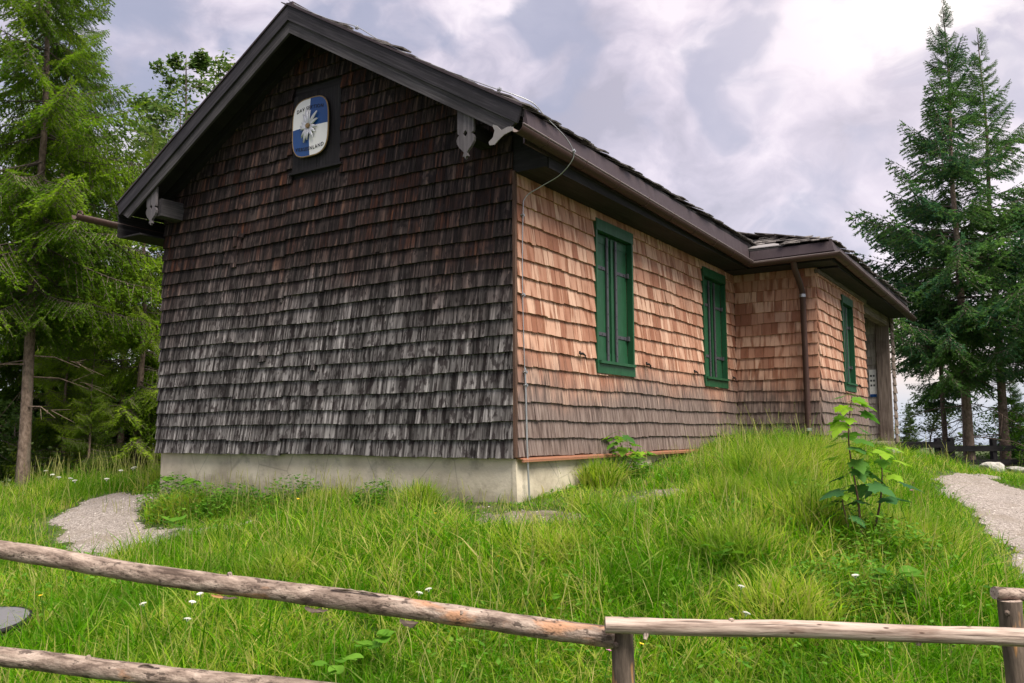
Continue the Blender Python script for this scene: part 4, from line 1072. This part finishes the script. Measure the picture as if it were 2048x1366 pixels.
def make_spruce(name, loc, label, args, mat, group, rot=0.0, lean=None):
    trunk, (V, T, mi, rn) = spruce_parts(**args)
    root = thing(name, loc, label, 'tree', group); root.rotation_euler.z = rot
    if lean: root.rotation_euler.x, root.rotation_euler.y = lean
    to = bpy.data.objects.new('trunk', trunk.mesh('trunk', MT['trunk'])); COL.objects.link(to); to.parent = root
    co = bpy.data.objects.new('crown', mesh_np('crown', V, T, [MT[mat], MT['twig']], rn=rn, mi=mi)); COL.objects.link(co); co.parent = root
    return root
def copy_tree(src, loc, rot, sc, label, mat=None):
    c = src.copy(); COL.objects.link(c); c.location = loc; c.rotation_euler = (0, 0, rot); c.scale = (sc, sc, sc) if not isinstance(sc, tuple) else sc; c['label'] = label
    for ch in list(src.children):
        d = ch.copy(); COL.objects.link(d); d.parent = c
        if mat and d.name.startswith('crown'):
            d.material_slots[0].link = 'OBJECT'; d.material_slots[0].material = MT[mat]
    return c
GL, GR = 'spruces in the wood left of the hut', 'spruces right of the hut'
def at(x, y): return (x, y, gz(x, y)-.05)
T1 = make_spruce('spruce_tree', at(-9.45, .66), 'tall spruce with bare reddish trunk at the left edge, nearest the camera', dict(H=11.5, c0=2.9, lmax=2.3, seed=1, kind='hang', whorl=.38, per=6, dead=7, droop=(20, -22), prof=.6, rs=.76), 'spruceL', GL)
T2 = make_spruce('spruce_tree', at(-9.9, 2.9), 'young bushy spruce branching to the ground close behind the left corner of the hut', dict(H=6.6, c0=.5, lmax=1.9, seed=2, kind='hang', whorl=.34, per=6, dead=6, droop=(30, -18), prof=.7), 'spruceL', GL)
S1 = make_spruce('spruce_tree', at(2.27, 16.26), 'tallest dark spruce right of the porch, with the thicker trunk', dict(H=11.3, c0=2.2, lmax=3.1, seed=3, kind='flat', whorl=.43, per=5, dead=8, droop=(46, -4), prof=.85, var=.42), 'spruceD', GR)
S2 = make_spruce('spruce_tree', at(2.95, 17.4), 'second dark spruce right of the porch, with trunk just right of the tallest', dict(H=10.9, c0=2.4, lmax=2.4, seed=4, kind='flat', whorl=.43, per=5, dead=8, droop=(46, -4), prof=.82, var=.42), 'spruceD', GR)
FAR = make_spruce('spruce_tree', at(-13.2, 6.6), 'mid green spruce filling the gap behind the young bushy spruce', dict(H=8.6, c0=.6, lmax=2.3, seed=5, kind='lite', whorl=.30, per=7, droop=(30, -18), prof=.75), 'spruceM', GL)
copy_tree(FAR, at(-15.8, 4.6), 1.0, 1.15, 'mid green spruce seen just right of the reddish trunk', 'spruceM')
copy_tree(T2, at(-12.6, 4.3), 2.2, 1.10, 'light green spruce between reddish trunk and young bushy spruce', 'spruceL')
copy_tree(FAR, at(-15.2, 1.2), 3.0, 1.1, 'mid green spruce at the very left edge behind the reddish trunk', 'spruceM')
copy_tree(FAR, at(-12.2, -.1), 4.0, .62, 'low spruce left of the reddish trunk, cut by the picture edge', 'spruceM')
copy_tree(FAR, at(-19.0, 7.0), 5.0, 1.2, 'farthest dark spruce at the back of the wood on the left', 'spruceD')
copy_tree(T2, at(-12.0, 6.0), 4.4, .72, 'small light spruce tucked behind the left eave of the hut', 'spruceL')
copy_tree(T1, at(-13.4, 3.2), 2.0, .98, 'second tall spruce behind the one with the reddish trunk', 'spruceL')
copy_tree(T2, at(-9.5, 1.75), 1.1, .36, 'knee-high light spruce on the bank beside the reddish trunk', 'spruceL')
copy_tree(T2, at(-10.9, 2.1), 3.1, .55, 'small light spruce between the reddish trunk and the bushy spruce', 'spruceL')
copy_tree(T2, at(-8.4, 3.0), 5.1, .42, 'small light spruce against the left wall of the hut', 'spruceL')
copy_tree(S2, at(1.46, 19.3), 2.5, .66, 'thin-trunked spruce just right of the porch post, left of the tallest', 'spruceD')
copy_tree(S1, at(5.3, 18.6), 1.6, .80, 'dark spruce at the right edge, mostly out of frame', 'spruceD')
copy_tree(FAR, at(-.1, 24.3), 1.2, .21, 'tiny conical spruce beyond the board fence beside the porch post', 'spruceM')
copy_tree(FAR, at(3.0, 20.6), 2.2, .30, 'small spruce behind the fence between the right-hand trunks and the frame edge', 'spruceD')
copy_tree(FAR, at(3.9, 19.2), .4, .24, 'low spruce at the right edge behind the pale boulder', 'spruceD')

def leaf_tree(name, loc, label, H, seed, spread, mat, group, c0=.25, nleaf=7000, lsize=.055, blobs=26, tone=0.0, cat='tree'):
    r_ = np.random.default_rng(seed); root = thing(name, loc, label, cat, group)
    tp = curve([(0, 0, -.2), (.1*r_.normal(), .1*r_.normal(), H*.35), (.18*r_.normal(), .18*r_.normal(), H*.7), (.25*r_.normal(), .25*r_.normal(), H*.97)], 5)
    trunk = MB().tube(tp, np.linspace(.010*H+.012, .006, len(tp)), 8, wob=.04); tips = []
    for k in range(blobs):
        t = c0+(1-c0)*(k+r_.random())/blobs; p = tp[min(len(tp)-1, int(t*(len(tp)-1)))]
        az = r_.uniform(0, 6.283); L = spread*(math.sin(math.pi*min(1, (t-c0)/(1-c0)*.85+.15))**.7)*r_.uniform(.55, 1.1)+.1
        d = np.array((math.cos(az), math.sin(az), r_.uniform(.1, .8))); e = p+d*L; trunk.tube([p, p+d*L*.5+(0, 0, -.03), e], [.004*H*(1-t)+.006, .006, .003], 5); tips.append((e, L))
        for j in range(3):
            q = p+d*L*r_.uniform(.4, .95); f = q+(d*.5+r_.normal(size=3)*.55)*L*.5; trunk.tube([q, (q+f)/2, f], [.005, .004, .002], 4); tips.append((f, L*.7))
    trunk.mesh
    to = bpy.data.objects.new('trunk', trunk.mesh('trunk', MT['twig'])); COL.objects.link(to); to.parent = root
    pk = r_.integers(0, len(tips), nleaf); ctr = np.array([tips[i][0] for i in pk]); sg = np.array([max(.07, tips[i][1]*.20) for i in pk])
    c = ctr+r_.normal(size=(nleaf, 3))*sg[:, None]*np.array((1, 1, .6))
    a = r_.normal(size=(nleaf, 3)); a[:, 2] *= .5; a /= np.linalg.norm(a, axis=1)[:, None]
    b = np.cross(a, r_.normal(size=(nleaf, 3))*np.array((.6, .6, 0))+np.array((0, 0, 1))); b /= np.linalg.norm(b, axis=1)[:, None]
    s = lsize*r_.uniform(.6, 1.25, nleaf)[:, None]; nrm = np.cross(a, b)
    V = np.stack([c-a*s, c+b*s*.55+nrm*s*.18, c+a*s, c-b*s*.55+nrm*s*.18], 1).reshape(-1, 3)
    i = 4*np.arange(nleaf)[:, None]; T = np.concatenate([i+np.array([[0, 1, 2]]), i+np.array([[0, 2, 3]])])
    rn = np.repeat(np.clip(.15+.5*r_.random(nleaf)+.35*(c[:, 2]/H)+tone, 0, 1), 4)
    co = bpy.data.objects.new('crown', mesh_np('crown', V, T, [MT[mat]], rn=rn)); COL.objects.link(co); co.parent = root
    return root
GB = 'broad-leaved trees left of the hut'
leaf_tree('broadleaf_tree', at(-11.95, 5.2), 'airy broad-leaved tree rising above the left slope of the roof', 10.0, 3, 1.7, 'leaf', GB, .30, 9000, .06, 40)
leaf_tree('broadleaf_tree', at(-13.5, 6.4), 'paler broad-leaved tree between the spruces and the airy tree', 9.6, 7, 1.5, 'leaf', GB, .3, 7500, .06, 34)
leaf_tree('broadleaf_tree', at(-9.6, 6.2), 'broad-leaved tree half hidden behind the left wall of the hut', 6.2, 9, 1.5, 'leaf', GB, .12, 6500, .06, 24, -.1)
leaf_tree('shrub', at(1.0, 20.0), 'light green shrub behind the board fence beside the porch', 1.35, 12, .8, 'leaf', None, .1, 1800, .05, 14, .2, 'shrub')
leaf_tree('shrub', at(.2, 17.6), 'yellow-green shrub at the foot of the board fence, by the porch post', .75, 14, .6, 'leaf', None, .1, 1300, .045, 12, .3, 'shrub')
leaf_tree('shrub', at(2.9, 18.9), 'dark shrub under the spruces on the right', 1.15, 15, 1.0, 'weed', None, .05, 2600, .045, 16, -.2, 'shrub')
leaf_tree('shrub', at(4.0, 17.4), 'low undergrowth shrub at the right edge', .8, 16, 1.0, 'weed', None, .05, 2200, .045, 16, -.1, 'shrub')
leaf_tree('shrub', at(-11.6, 1.9), 'green shrub at the foot of the reddish spruce trunk', 1.5, 17, 1.2, 'leaf', None, .05, 3200, .05, 18, -.3, 'shrub')
leaf_tree('shrub', at(-9.9, 3.9), 'dense green shrub under the young bushy spruce', 1.3, 18, 1.1, 'leaf', None, .05, 2800, .05, 18, -.1, 'shrub')
leaf_tree('shrub', at(-7.7, 3.6), 'bright green shrub beside the left wall of the hut', 1.2, 19, .9, 'leaf', None, .05, 2300, .045, 16, .1, 'shrub')

# ------------------------------------------------------------------ maple saplings and broad-leaved weeds
def maple_leaf_mesh(seed, mat):
    r_ = np.random.default_rng(seed)
    half = [(0, 0), (.12, -.10), (.34, -.16), (.30, .02), (.56, .16), (.44, .24), (.50, .44), (.34, .40), (.24, .46), (.27, .62), (.20, .66), (.10, .86), (0, 1.0)]
    pts = [(x*r_.uniform(.92, 1.08), y) for x, y in half]; full = pts+[(-x*r_.uniform(.92, 1.08), y) for x, y in half[-2:0:-1]]
    V = [(0, .36, .02)]+[(x, y, -.20*x*x*1.6-.16*max(0, y-.3)**2+.03*r_.normal()*abs(x)) for x, y in full]
    n = len(full); F = [(0, 1+i, 1+(i+1) % n) for i in range(n)]
    m = MB(); m.add(V, F, rn=0.0)
    k = MB(); m.tube([(0, -.75, -.03), (0, -.35, .03), (0, 0, .0)], .012, 4, rn=.5)
    return m.mesh('leaf', MT[mat])
ML = [maple_leaf_mesh(i, 'maple') for i in range(3)]; MD = [maple_leaf_mesh(i+9, 'mapled') for i in range(2)]
def sapling(loc, label, stems, seed):
    r_ = np.random.default_rng(seed); root = thing('maple_sapling', loc, label, 'plant', 'maple saplings by the hut'); o = np.array(loc)
    for pts, leaves in stems:
        P = curve([o+np.array(p) for p in pts], 5); MB().tube(P, np.linspace(.010, .003, len(P)), 6).build('stem', MT['corner'], root)
        L = np.linspace(0, 1, len(P))
        for (t, az, size, dark, tilt) in leaves:
            p = np.array([np.interp(t, L, P[:, i]) for i in range(3)])
            ob = bpy.data.objects.new('leaf', (MD if dark else ML)[r_.integers(2)]); COL.objects.link(ob); ob.parent = root
            d = np.array((math.cos(az), math.sin(az), .25)); d /= np.linalg.norm(d)
            base = p+d*size*.78
            f = np.array((math.cos(az), math.sin(az), -math.tan(R(tilt)))); f /= np.linalg.norm(f)
            s = np.array((-math.sin(az), math.cos(az), r_.uniform(-.25, .25))); s -= f*(s@f); s /= np.linalg.norm(s); n = np.cross(-s, f)
            if n[2] < 0: n, s = -n, -s
            m_ = Matrix.Identity(4); q = base-o
            for r2 in range(3): m_[r2][0], m_[r2][1], m_[r2][2], m_[r2][3] = -s[r2]*size, f[r2]*size, n[r2]*size, q[r2]
            ob.matrix_local = m_
def ring(ts, size0, size1, seed, darkbelow):
    r_ = np.random.default_rng(seed); out = []
    for i, t in enumerate(ts):
        a0 = r_.uniform(0, 6.28)
        for k in range(3):
            out.append((t-.02*k, a0+k*(6.28/3)+r_.uniform(-.3, .3), 1.12*(size0+(size1-size0)*t)*r_.uniform(.75, 1.2), t < darkbelow and r_.random() < .75, r_.uniform(8, 38)))
    return out
mx, my = 2.90, .08
sapling((mx, my, gz(mx, my)), 'large maple sapling with bright lobed leaves in the long grass on the right', [
    ([(0, 0, 0), (-.02, 0, .38), (-.07, .02, .80), (-.03, .0, 1.12)], ring((.40, .48, .55, .62, .69, .76, .83, .90, .97), .16, .105, 4, .55)),
    ([(.02, .05, 0), (.10, .10, .30), (.13, .12, .55), (.12, .12, .74)], ring((.42, .55, .68, .80, .92, .99), .165, .12, 5, .60)),
    ([(-.05, -.03, 0), (-.10, -.04, .25), (-.13, -.02, .42)], ring((.5, .75, .98), .12, .10, 6, .9))], 1)
px_, py_ = .12, 2.02
sapling((px_, py_, gz(px_, py_)), 'small maple sapling leaning over the copper drip strip below the first shuttered window', [
    ([(0, 0, 0), (.03, -.06, .18), (.06, -.18, .33), (.05, -.26, .42)], ring((.55, .7, .82, .94), .13, .12, 14, .3)),
    ([(0, 0, 0), (.05, .12, .16), (.08, .26, .24), (.08, .40, .22)], ring((.5, .68, .84, .98), .10, .085, 15, .4)),
    ([(.05, .05, 0), (.1, .2, .1), (.12, .42, .08)], ring((.6, .8, .98), .085, .08, 17, .4))], 2)

def round_leaf_mesh():
    m = MB(); n = 14; V = [(0, .12, -.02)]
    for i in range(n):
        a = -math.pi/2+2*math.pi*i/n; r_ = .5*(1-.35*math.exp(-((i == 0)*4)) if i == 0 else 1); V.append((r_*math.cos(a), .45+r_*math.sin(a)*(1 if i else .3), .05*math.cos(2*a)+.03*math.sin(3*a)))
    m.add(V, [(0, 1+i, 1+(i+1) % n) for i in range(n)], rn=.4); m.tube([(0, -.6, -.25), (0, -.2, -.05), (0, .1, 0)], .02, 4, rn=.3); return m.mesh('leaf', MT['weed'])
RL = round_leaf_mesh()
def dock(x, y, n, size, h, label, seed):
    r_ = np.random.default_rng(seed); root = thing('broadleaf_weed', (x, y, gz(x, y)), label, 'plant', 'broad-leaved weeds in the meadow')
    for i in range(n):
        ob = bpy.data.objects.new('leaf', RL); COL.objects.link(ob); ob.parent = root
        az = i*2.4+r_.uniform(-.4, .4); s = size*r_.uniform(.7, 1.15); q = (math.cos(az)*s*.6, math.sin(az)*s*.6, h*r_.uniform(.55, 1.1))
        ob.location = q; ob.rotation_euler = (R(r_.uniform(-5, 25)), R(r_.uniform(-15, 15)), az-math.pi/2); ob.scale = (s, s, s)
dock(-3.05, -1.25, 6, .15, .20, 'round-leaved weed at the path bend before the dark gable', 1)
dock(-4.3, -.35, 7, .15, .26, 'round-leaved weed at the left corner of the pale plinth', 2)
dock(1.0, -2.95, 7, .10, .24, 'round-leaved weed in the meadow just above the upper log rail', 3)
dock(1.0, -3.25, 6, .08, .22, 'small round-leaved weed right under the upper log rail', 4)
dock(2.2, -.95, 6, .10, .22, 'round-leaved weed in the middle of the mown bank', 5)
dock(2.45, .9, 7, .11, .24, 'round-leaved weed left of the large maple sapling', 6)
dock(3.25, -.9, 6, .11, .22, 'round-leaved weed in front of the large maple sapling', 7)

# ------------------------------------------------------------------ flowers
def yarrow_mesh():
    st = MB().tube([(0, 0, -.32), (.01, 0, -.15), (0, 0, 0)], .003, 4, rn=.3)
    hd = MB()
    for i in range(26):
        a = i*2.4; r_ = .038*math.sqrt(i/26); c = np.array((r_*math.cos(a), r_*math.sin(a), .012-.010*(r_/.038)**2))
        hd.tube([c-(0, 0, .006), c+(0, 0, .004)], [.004, .0075], 5, smooth=False)
    for i in range(6): a = i*1.05; hd.tube([(0, 0, -.04), (.02*math.cos(a), .02*math.sin(a), .004)], .0015, 3)
    return st, hd
ys, yh = yarrow_mesh(); YS = ys.mesh('stem', MT['weed']); YH = yh.mesh('flower_head', MT['petal'])
def small_flower(mat):
    hd = MB()
    for i in range(5):
        a = i*1.2566; c = np.array((math.cos(a), math.sin(a), .3)); s = np.array((-math.sin(a), math.cos(a), 0))
        hd.add([(0, 0, 0), c*.012+s*.008, c*.019, c*.012-s*.008], [(0, 1, 2, 3)], rn=.5)
    hd.tube([(0, 0, -.002), (0, 0, .005)], .004, 5, rn=.9); return hd.mesh('flower_head', MT[mat])
YF2, PK = small_flower('yellow'), small_flower('pink')
def flower(name, p, label, group, stem, head, s, seed):
    root = thing(name, (p[0], p[1], float(p[2])), label, 'flower', group)
    for nm, me in (('stem', stem), ('flower_head', head)):
        o = bpy.data.objects.new(nm, me); COL.objects.link(o); o.parent = root; o.scale = (s,)*3 if nm != 'stem' else (1, 1, 1)
    root.rotation_euler = (random.uniform(-.25, .25), random.uniform(-.25, .25), random.uniform(0, 6))
GW = 'white yarrow heads by the left path'
for q_, p in enumerate([(-8.9, .71, -.37), (-7.77, .18, -.38), (-7.2, -.05, -.39), (-6.79, -.13, -.39), (-6.4, -.3, -.40), (-5.73, -.29, -.36), (-7.31, 1.14, -.3), (-6.65, .49, -.31), (-7.0, .9, -.3)]):
    w_ = ['leftmost, next to the reddish trunk', 'second from the left', 'third from the left', 'fourth from the left', 'fifth from the left', 'lowest, near the path', 'upper left of the last three', 'nearest the hut wall', 'between the last two'][q_]
    flower('yarrow', p, 'white yarrow head on the bank behind the left path, '+w_, GW, YS, YH, .75, 0)
for p, lb in [((1.03, -2.54, -.70), 'white yarrow head just above the upper log rail, right of two'), ((.99, -2.57, -.72), 'white yarrow head just above the upper log rail, left of two'), ((-.2, -3.15, -.75), 'white yarrow head below the upper log rail, highest of the left cluster'),
              ((-.16, -3.23, -.78), 'white yarrow head below the upper log rail, second highest of the left cluster'), ((-.41, -3.38, -.79), 'white yarrow head below the upper log rail, leftmost'), ((.04, -3.41, -.82), 'white yarrow head just above the lower log rail'),
              ((2.58, -1.68, -.67), 'pale flower head in the bank above the smooth rail, farther of two'), ((2.7, -1.98, -.75), 'pale flower head in the bank above the smooth rail, nearer of two'), ((3.11, -1.28, -.62), 'white flower head below the large maple sapling')]:
    flower('yarrow', p, lb, 'white yarrow heads in the meadow', YS, YH, .5, 0)
for p, lb in [((-1.3, -3.56, -.78), 'yellow flower above the grey round cover, left one'), ((-1.17, -3.56, -.79), 'yellow flower above the grey round cover, right one'), ((-1.51, -1.15, -.38), 'yellow flower before the pale plinth'), ((.21, -1.42, -.40), 'yellow flower below the corner of the hut'), ((1.12, -1.95, -.58), 'yellow flower in the middle of the grass bank'), ((2.35, -2.53, -.84), 'yellow flower under the smooth rail beside the post')]:
    flower('buttercup', p, lb, 'yellow flowers in the meadow', YS, YF2, .75, 0)
for p, lb in [((2.84, 3.05, -.33), 'pink flower right of the maple sapling, upper one'), ((2.9, 2.52, -.37), 'pink flower right of the maple sapling, lower one'), ((2.24, -2.66, -.86), 'pink flower left of the fence post')]:
    flower('pink_flower', p, lb, 'pink flowers in the meadow', YS, PK, 1.1, 0)

# ------------------------------------------------------------------ grass
def hut_clear(x, y):
    lid_ = (x+1.78)**2+(y+3.66)**2 < .30**2
    a = (x > -W-.02) & (x < .03) & (y > .0) & (y < 13); b = (x > -.1) & (x < E+.02) & (y > Y1-.0) & (y < 13)
    return a | b | lid_

def blades(x, y, h, w, lean, rn, seg3, seed, tipz=None):
    """arching blades; returns vertices, triangles, random numbers"""
    r_ = np.random.default_rng(seed); n = len(x); z = ground_z(x, y)-.01
    az = r_.uniform(0, 6.283, n); la = r_.uniform(0, 6.283, n)
    sx, sy = np.cos(az), np.sin(az); lx, ly = np.cos(la), np.sin(la)
    ts = np.array([0, .38, .74, 1.0]) if seg3 else np.array([0, .55, 1.0]); V = []
    for t in ts:
        wd = w*(1-t**1.6)*.5 if t < 1 else 0*w
        px = x+lx*lean*h*t**1.8; py = y+ly*lean*h*t**1.8; pz = z+h*(t-.42*np.minimum(lean, 1.2)*t**2.2)
        if t < 1: V.append(np.stack([px-sx*wd, py-sy*wd, pz], 1)); V.append(np.stack([px+sx*wd, py+sy*wd, pz], 1))
        else: V.append(np.stack([px, py, pz], 1))
    m = len(V); V = np.stack(V, 1).reshape(-1, 3)
    T = [(0, 1, 3), (0, 3, 2), (2, 3, 5), (2, 5, 4), (4, 5, 6)] if seg3 else [(0, 1, 3), (0, 3, 2), (2, 3, 4)]
    TT = (np.array(T)[None]+m*np.arange(n)[:, None, None]).reshape(-1, 3)
    return V, TT, np.repeat(rn, m)

def height_field(x, y):
    h = .20+.07*vnoise(x, y, 1.3, 41)+.05*vnoise(x, y, .45, 42)
    h += .16*np.exp(-(((x-1.5)/1.3)**2+((y-3.9)/2.5)**2))+.10*np.exp(-(((x-2.6)/.9)**2+((y-.4)/1.0)**2))
    h += .12*np.exp(-(((x+8)/3)**2+((y-1.6)/1.6)**2))
    d = np.minimum(on_path(x, y), on_bare(x, y)); h *= np.clip(.35+d*1.6, .3, 1)
    h *= np.where((y > -.55) & (y < 0.05) & (x > -5.2) & (x < .05), .62, 1.0)
    near_wall = np.clip((x-.35)/.75, 0, 1)+np.clip((y-3.9)/1.2, 0, 1)+(x < -.1)+(y < -.1)
    h *= .38+.62*np.clip(near_wall, 0, 1)
    return np.clip(h, .05, .55)

def build_grass():
    N = 640000; r_ = np.random.default_rng(99)
    # tufts first: many blades share a root point; nearer ground gets more of them
    nt = 42000; D = 2.6+(19-2.6)*r_.random(nt)**1.5; A = np.radians(r_.uniform(-46, 44, nt))
    tx = CAM[0]+D*np.sin(YAW+A); ty = CAM[1]+D*np.cos(YAW+A)
    k = r_.integers(0, nt, N); rad = r_.gamma(1.6, .038, N)*(1+D[k]/9); a = r_.uniform(0, 6.283, N)
    x = tx[k]+rad*np.cos(a); y = ty[k]+rad*np.sin(a)
    # lush tussocks with long arching blades
    tus = [(1.55, 2.3, .28, .60), (1.75, 2.9, .24, .60), (1.65, 3.5, .26, .60), (2.05, 1.3, .26, .52), (1.9, 3.9, .22, .55), (2.5, .35, .28, .50), (3.2, .5, .25, .46), (1.6, .9, .22, .38), (2.2, -.6, .22, .36),
           (-3.9, -.65, .26, .34), (-1.9, -.45, .24, .27), (-.75, -.4, .12, .36), (.75, .05, .18, .26), (-6.2, .9, .3, .4), (1.1, -1.2, .2, .30), (-.6, -2.2, .2, .3), (.25, 1.25, .16, .34), (2.75, -1.4, .22, .36)]
    ti = r_.integers(0, len(tus), 26000); tu = np.array(tus)[ti]; ta = r_.uniform(0, 6.283, len(ti)); tr = tu[:, 2]*np.sqrt(r_.random(len(ti)))*r_.uniform(.5, 1.5, len(ti))
    x = np.r_[x, tu[:, 0]+tr*np.cos(ta)]; y = np.r_[y, tu[:, 1]+tr*np.sin(ta)]; k = np.r_[k, r_.integers(0, nt, len(ti))]; th_ = np.r_[np.zeros(N), tu[:, 3]]
    N = len(x); dist = np.hypot(x-CAM[0], y-CAM[1]); lushb = th_ > 0
    pd, bd = on_path(x, y), on_bare(x, y)
    keep = (~hut_clear(x, y)) & ((pd > .02) | (r_.random(N) < .55*np.exp(np.minimum(pd, 0)*10))) & ((bd > .0) | (r_.random(N) < .35)) & (x > -13) & (x < 8) & (y < 19)
    keep &= r_.random(N) < np.clip(.30+np.minimum(pd, bd)*3.0, .22, 1)
    shade = ((x-2.3)**2+(y-16.5)**2 < 9) | ((x+11.5)**2+(y-2)**2 < 5)
    keep &= ~(shade & (r_.random(N) < .45))
    x, y, k, dist, th_, lushb = x[keep], y[keep], k[keep], dist[keep], th_[keep], lushb[keep]; n = len(x)
    tone = r_.random(nt)[k]; h = height_field(x, y)*(.45+.9*r_.random(n)**1.3)*(.55+.95*r_.random(nt)[k]**1.6)
    h = np.where(lushb, th_*r_.uniform(.5, 1.1, n), h)
    lean = np.clip(r_.gamma(2.0, .30, n)+.35*r_.random(nt)[k], .03, 1.5); lean[lushb] = np.clip(r_.gamma(3.0, .2, lushb.sum()), .1, 1.4)
    rn = np.clip(.36+.20*r_.normal(size=n)+.30*(tone-.5)+.12*vnoise(x, y, .9, 51)+.08*vnoise(x, y, .25, 52), 0, .74)
    dry = (r_.random(n) < (.025+.05*np.clip(vnoise(x, y, .8, 53), 0, 1))) & ~lushb; rn[dry] = r_.uniform(.74, 1.0, dry.sum()); h[dry] *= .8
    rn[lushb] = np.clip(.19+.15*r_.normal(size=lushb.sum()), 0, .6)
    w = r_.uniform(.0026, .0074, n)*np.where(dist < 6.5, 1.25, 1.0)*(1+dist/16); w[lushb] *= 1.25
    broad = (r_.random(n) < .16) & (dist < 9); w[broad] *= 1.8; rn[broad] = np.clip(rn[broad]+.06, 0, .7)
    near = dist < 7.2
    outs = [blades(x[m], y[m], h[m], w[m], lean[m], rn[m], s3, sd) for m, s3, sd in ((near, True, 5), (~near, False, 6))]
    V = np.concatenate([o[0] for o in outs]); T = np.concatenate([outs[0][1], outs[1][1]+len(outs[0][0])]); RN = np.concatenate([o[2] for o in outs])
    print('grass blades', n, 'tris', len(T))
    o = link('grass', mesh_np('grass', V, T, [MT['grass']], rn=RN)); tag(o, kind='stuff')
    # flowering grass stems with seed heads
    ns = 3000; D = 3.0+(16-3.0)*r_.random(ns)**1.2; A = np.radians(r_.uniform(-45, 43, ns)); x = CAM[0]+D*np.sin(YAW+A); y = CAM[1]+D*np.cos(YAW+A)
    ok = (~hut_clear(x, y)) & (on_path(x, y) > .08) & ((vnoise(x, y, .7, 61) > -.1) | ((y > -.8) & (y < 0)))
    front = 260; x = np.r_[x[ok], r_.uniform(-5.1, .1, front), r_.uniform(.1, 1.3, 90), r_.uniform(-9, -5.5, 300)]; y = np.r_[y[ok], r_.uniform(-.75, -.03, front), r_.uniform(1, 5.9, 90), r_.uniform(.3, 2.6, 300)]
    n = len(x); h = height_field(x, y)*r_.uniform(1.0, 2.0, n)+.08; la = r_.uniform(0, 6.283, n); ln = r_.uniform(.03, .35, n); z = ground_z(x, y)
    VV, TT, RR = [], [], []; b = 0
    w = .0016*(1+np.hypot(x-CAM[0], y-CAM[1])/9)
    ax_ = r_.uniform(0, 6.283, n)
    def pt(t): return np.stack([x+np.cos(la)*ln*h*t**2, y+np.sin(la)*ln*h*t**2, z+h*t*(1-.12*ln*t)], 1)
    side_ = np.stack([np.cos(ax_), np.sin(ax_), 0*ax_], 1)
    for t0, t1 in ((0, .45), (.45, .86)):
        p, q = pt(t0), pt(t1); V = np.stack([p-side_*w[:, None], p+side_*w[:, None], q+side_*w[:, None]*.7, q-side_*w[:, None]*.7], 1).reshape(-1, 3)
        i = 4*np.arange(n)[:, None]+b; TT += [i+np.array([[0, 1, 2]]), i+np.array([[0, 2, 3]])]; VV.append(V); RR.append(np.full(4*n, .0)); b += 4*n
    for j in range(7):
        t = .84+.16*j/6; p = pt(t); s = np.where(h > .45, .011, .008)*(1-.09*j); a = r_.uniform(0, 6.283, n)
        d = np.stack([np.cos(a), np.sin(a), 0*a+.9], 1)*s[:, None]; e = np.stack([-np.sin(a), np.cos(a), 0*a], 1)*s[:, None]*.35
        V = np.stack([p-e, p+d*1.2, p+e], 1).reshape(-1, 3); i = 3*np.arange(n)[:, None]+b; TT.append(i+np.array([[0, 1, 2]])); VV.append(V); RR.append(np.repeat(r_.uniform(.4, 1, n), 3)); b += 3*n
    o = link('seed_grass', mesh_np('seed_grass', np.concatenate(VV), np.concatenate(TT), [MT['straw']], rn=np.concatenate(RR))); tag(o, kind='stuff')
    # leafy ground weeds between the blades
    nw = 30000; D = 3.0+13*r_.random(nw)**1.4; A = np.radians(r_.uniform(-45, 43, nw)); x = CAM[0]+D*np.sin(YAW+A); y = CAM[1]+D*np.cos(YAW+A)
    ok = (~hut_clear(x, y)) & (np.minimum(on_path(x, y), on_bare(x, y)) > .03) & (vnoise(x, y, .6, 71) > -.2); x, y = x[ok], y[ok]; n = len(x)
    cl = [(-3.75, -.62, .42, .36), (-3.2, -.50, .34, .30), (-4.5, -.30, .34, .34), (-2.5, -.35, .35, .34), (2.75, .35, .45, .38), (3.15, -.1, .4, .34), (-1.3, -.4, .25, .28), (2.3, 1.2, .35, .36), (3.0, -.9, .4, .28), (.2, 1.9, .25, .34)]
    ci = r_.integers(0, len(cl), 9000); cc = np.array(cl)[ci]; qa = r_.uniform(0, 6.283, 9000); qr = cc[:, 2]*np.sqrt(r_.random(9000))
    xe, ye = cc[:, 0]+qr*np.cos(qa), cc[:, 1]+qr*np.sin(qa); ok = ~hut_clear(xe, ye); xe, ye, he, qf = xe[ok], ye[ok], cc[ok, 3], (qr/cc[:, 2])[ok]
    hh = np.r_[height_field(x, y)*r_.uniform(.2, .85, n), he*(1-.6*qf**2)*r_.uniform(.25, 1.05, len(xe))]; x = np.r_[x, xe]; y = np.r_[y, ye]; n = len(x)
    c = np.stack([x, y, ground_z(x, y)+hh], 1)
    a = r_.uniform(0, 6.283, n); tl = r_.uniform(-.5, .5, n); f = np.stack([np.cos(a), np.sin(a), tl], 1); sd = np.stack([-np.sin(a), np.cos(a), r_.uniform(-.4, .4, n)], 1); s = r_.uniform(.010, .030, n)[:, None]
    V = np.stack([c-f*s, c+sd*s*.55, c+f*s*1.1, c-sd*s*.55], 1).reshape(-1, 3); i = 4*np.arange(n)[:, None]
    o = link('ground_weeds', mesh_np('ground_weeds', V, np.concatenate([i+np.array([[0, 1, 2]]), i+np.array([[0, 2, 3]])]), [MT['weed']], rn=np.repeat(r_.random(n), 4))); tag(o, kind='stuff')
build_grass()
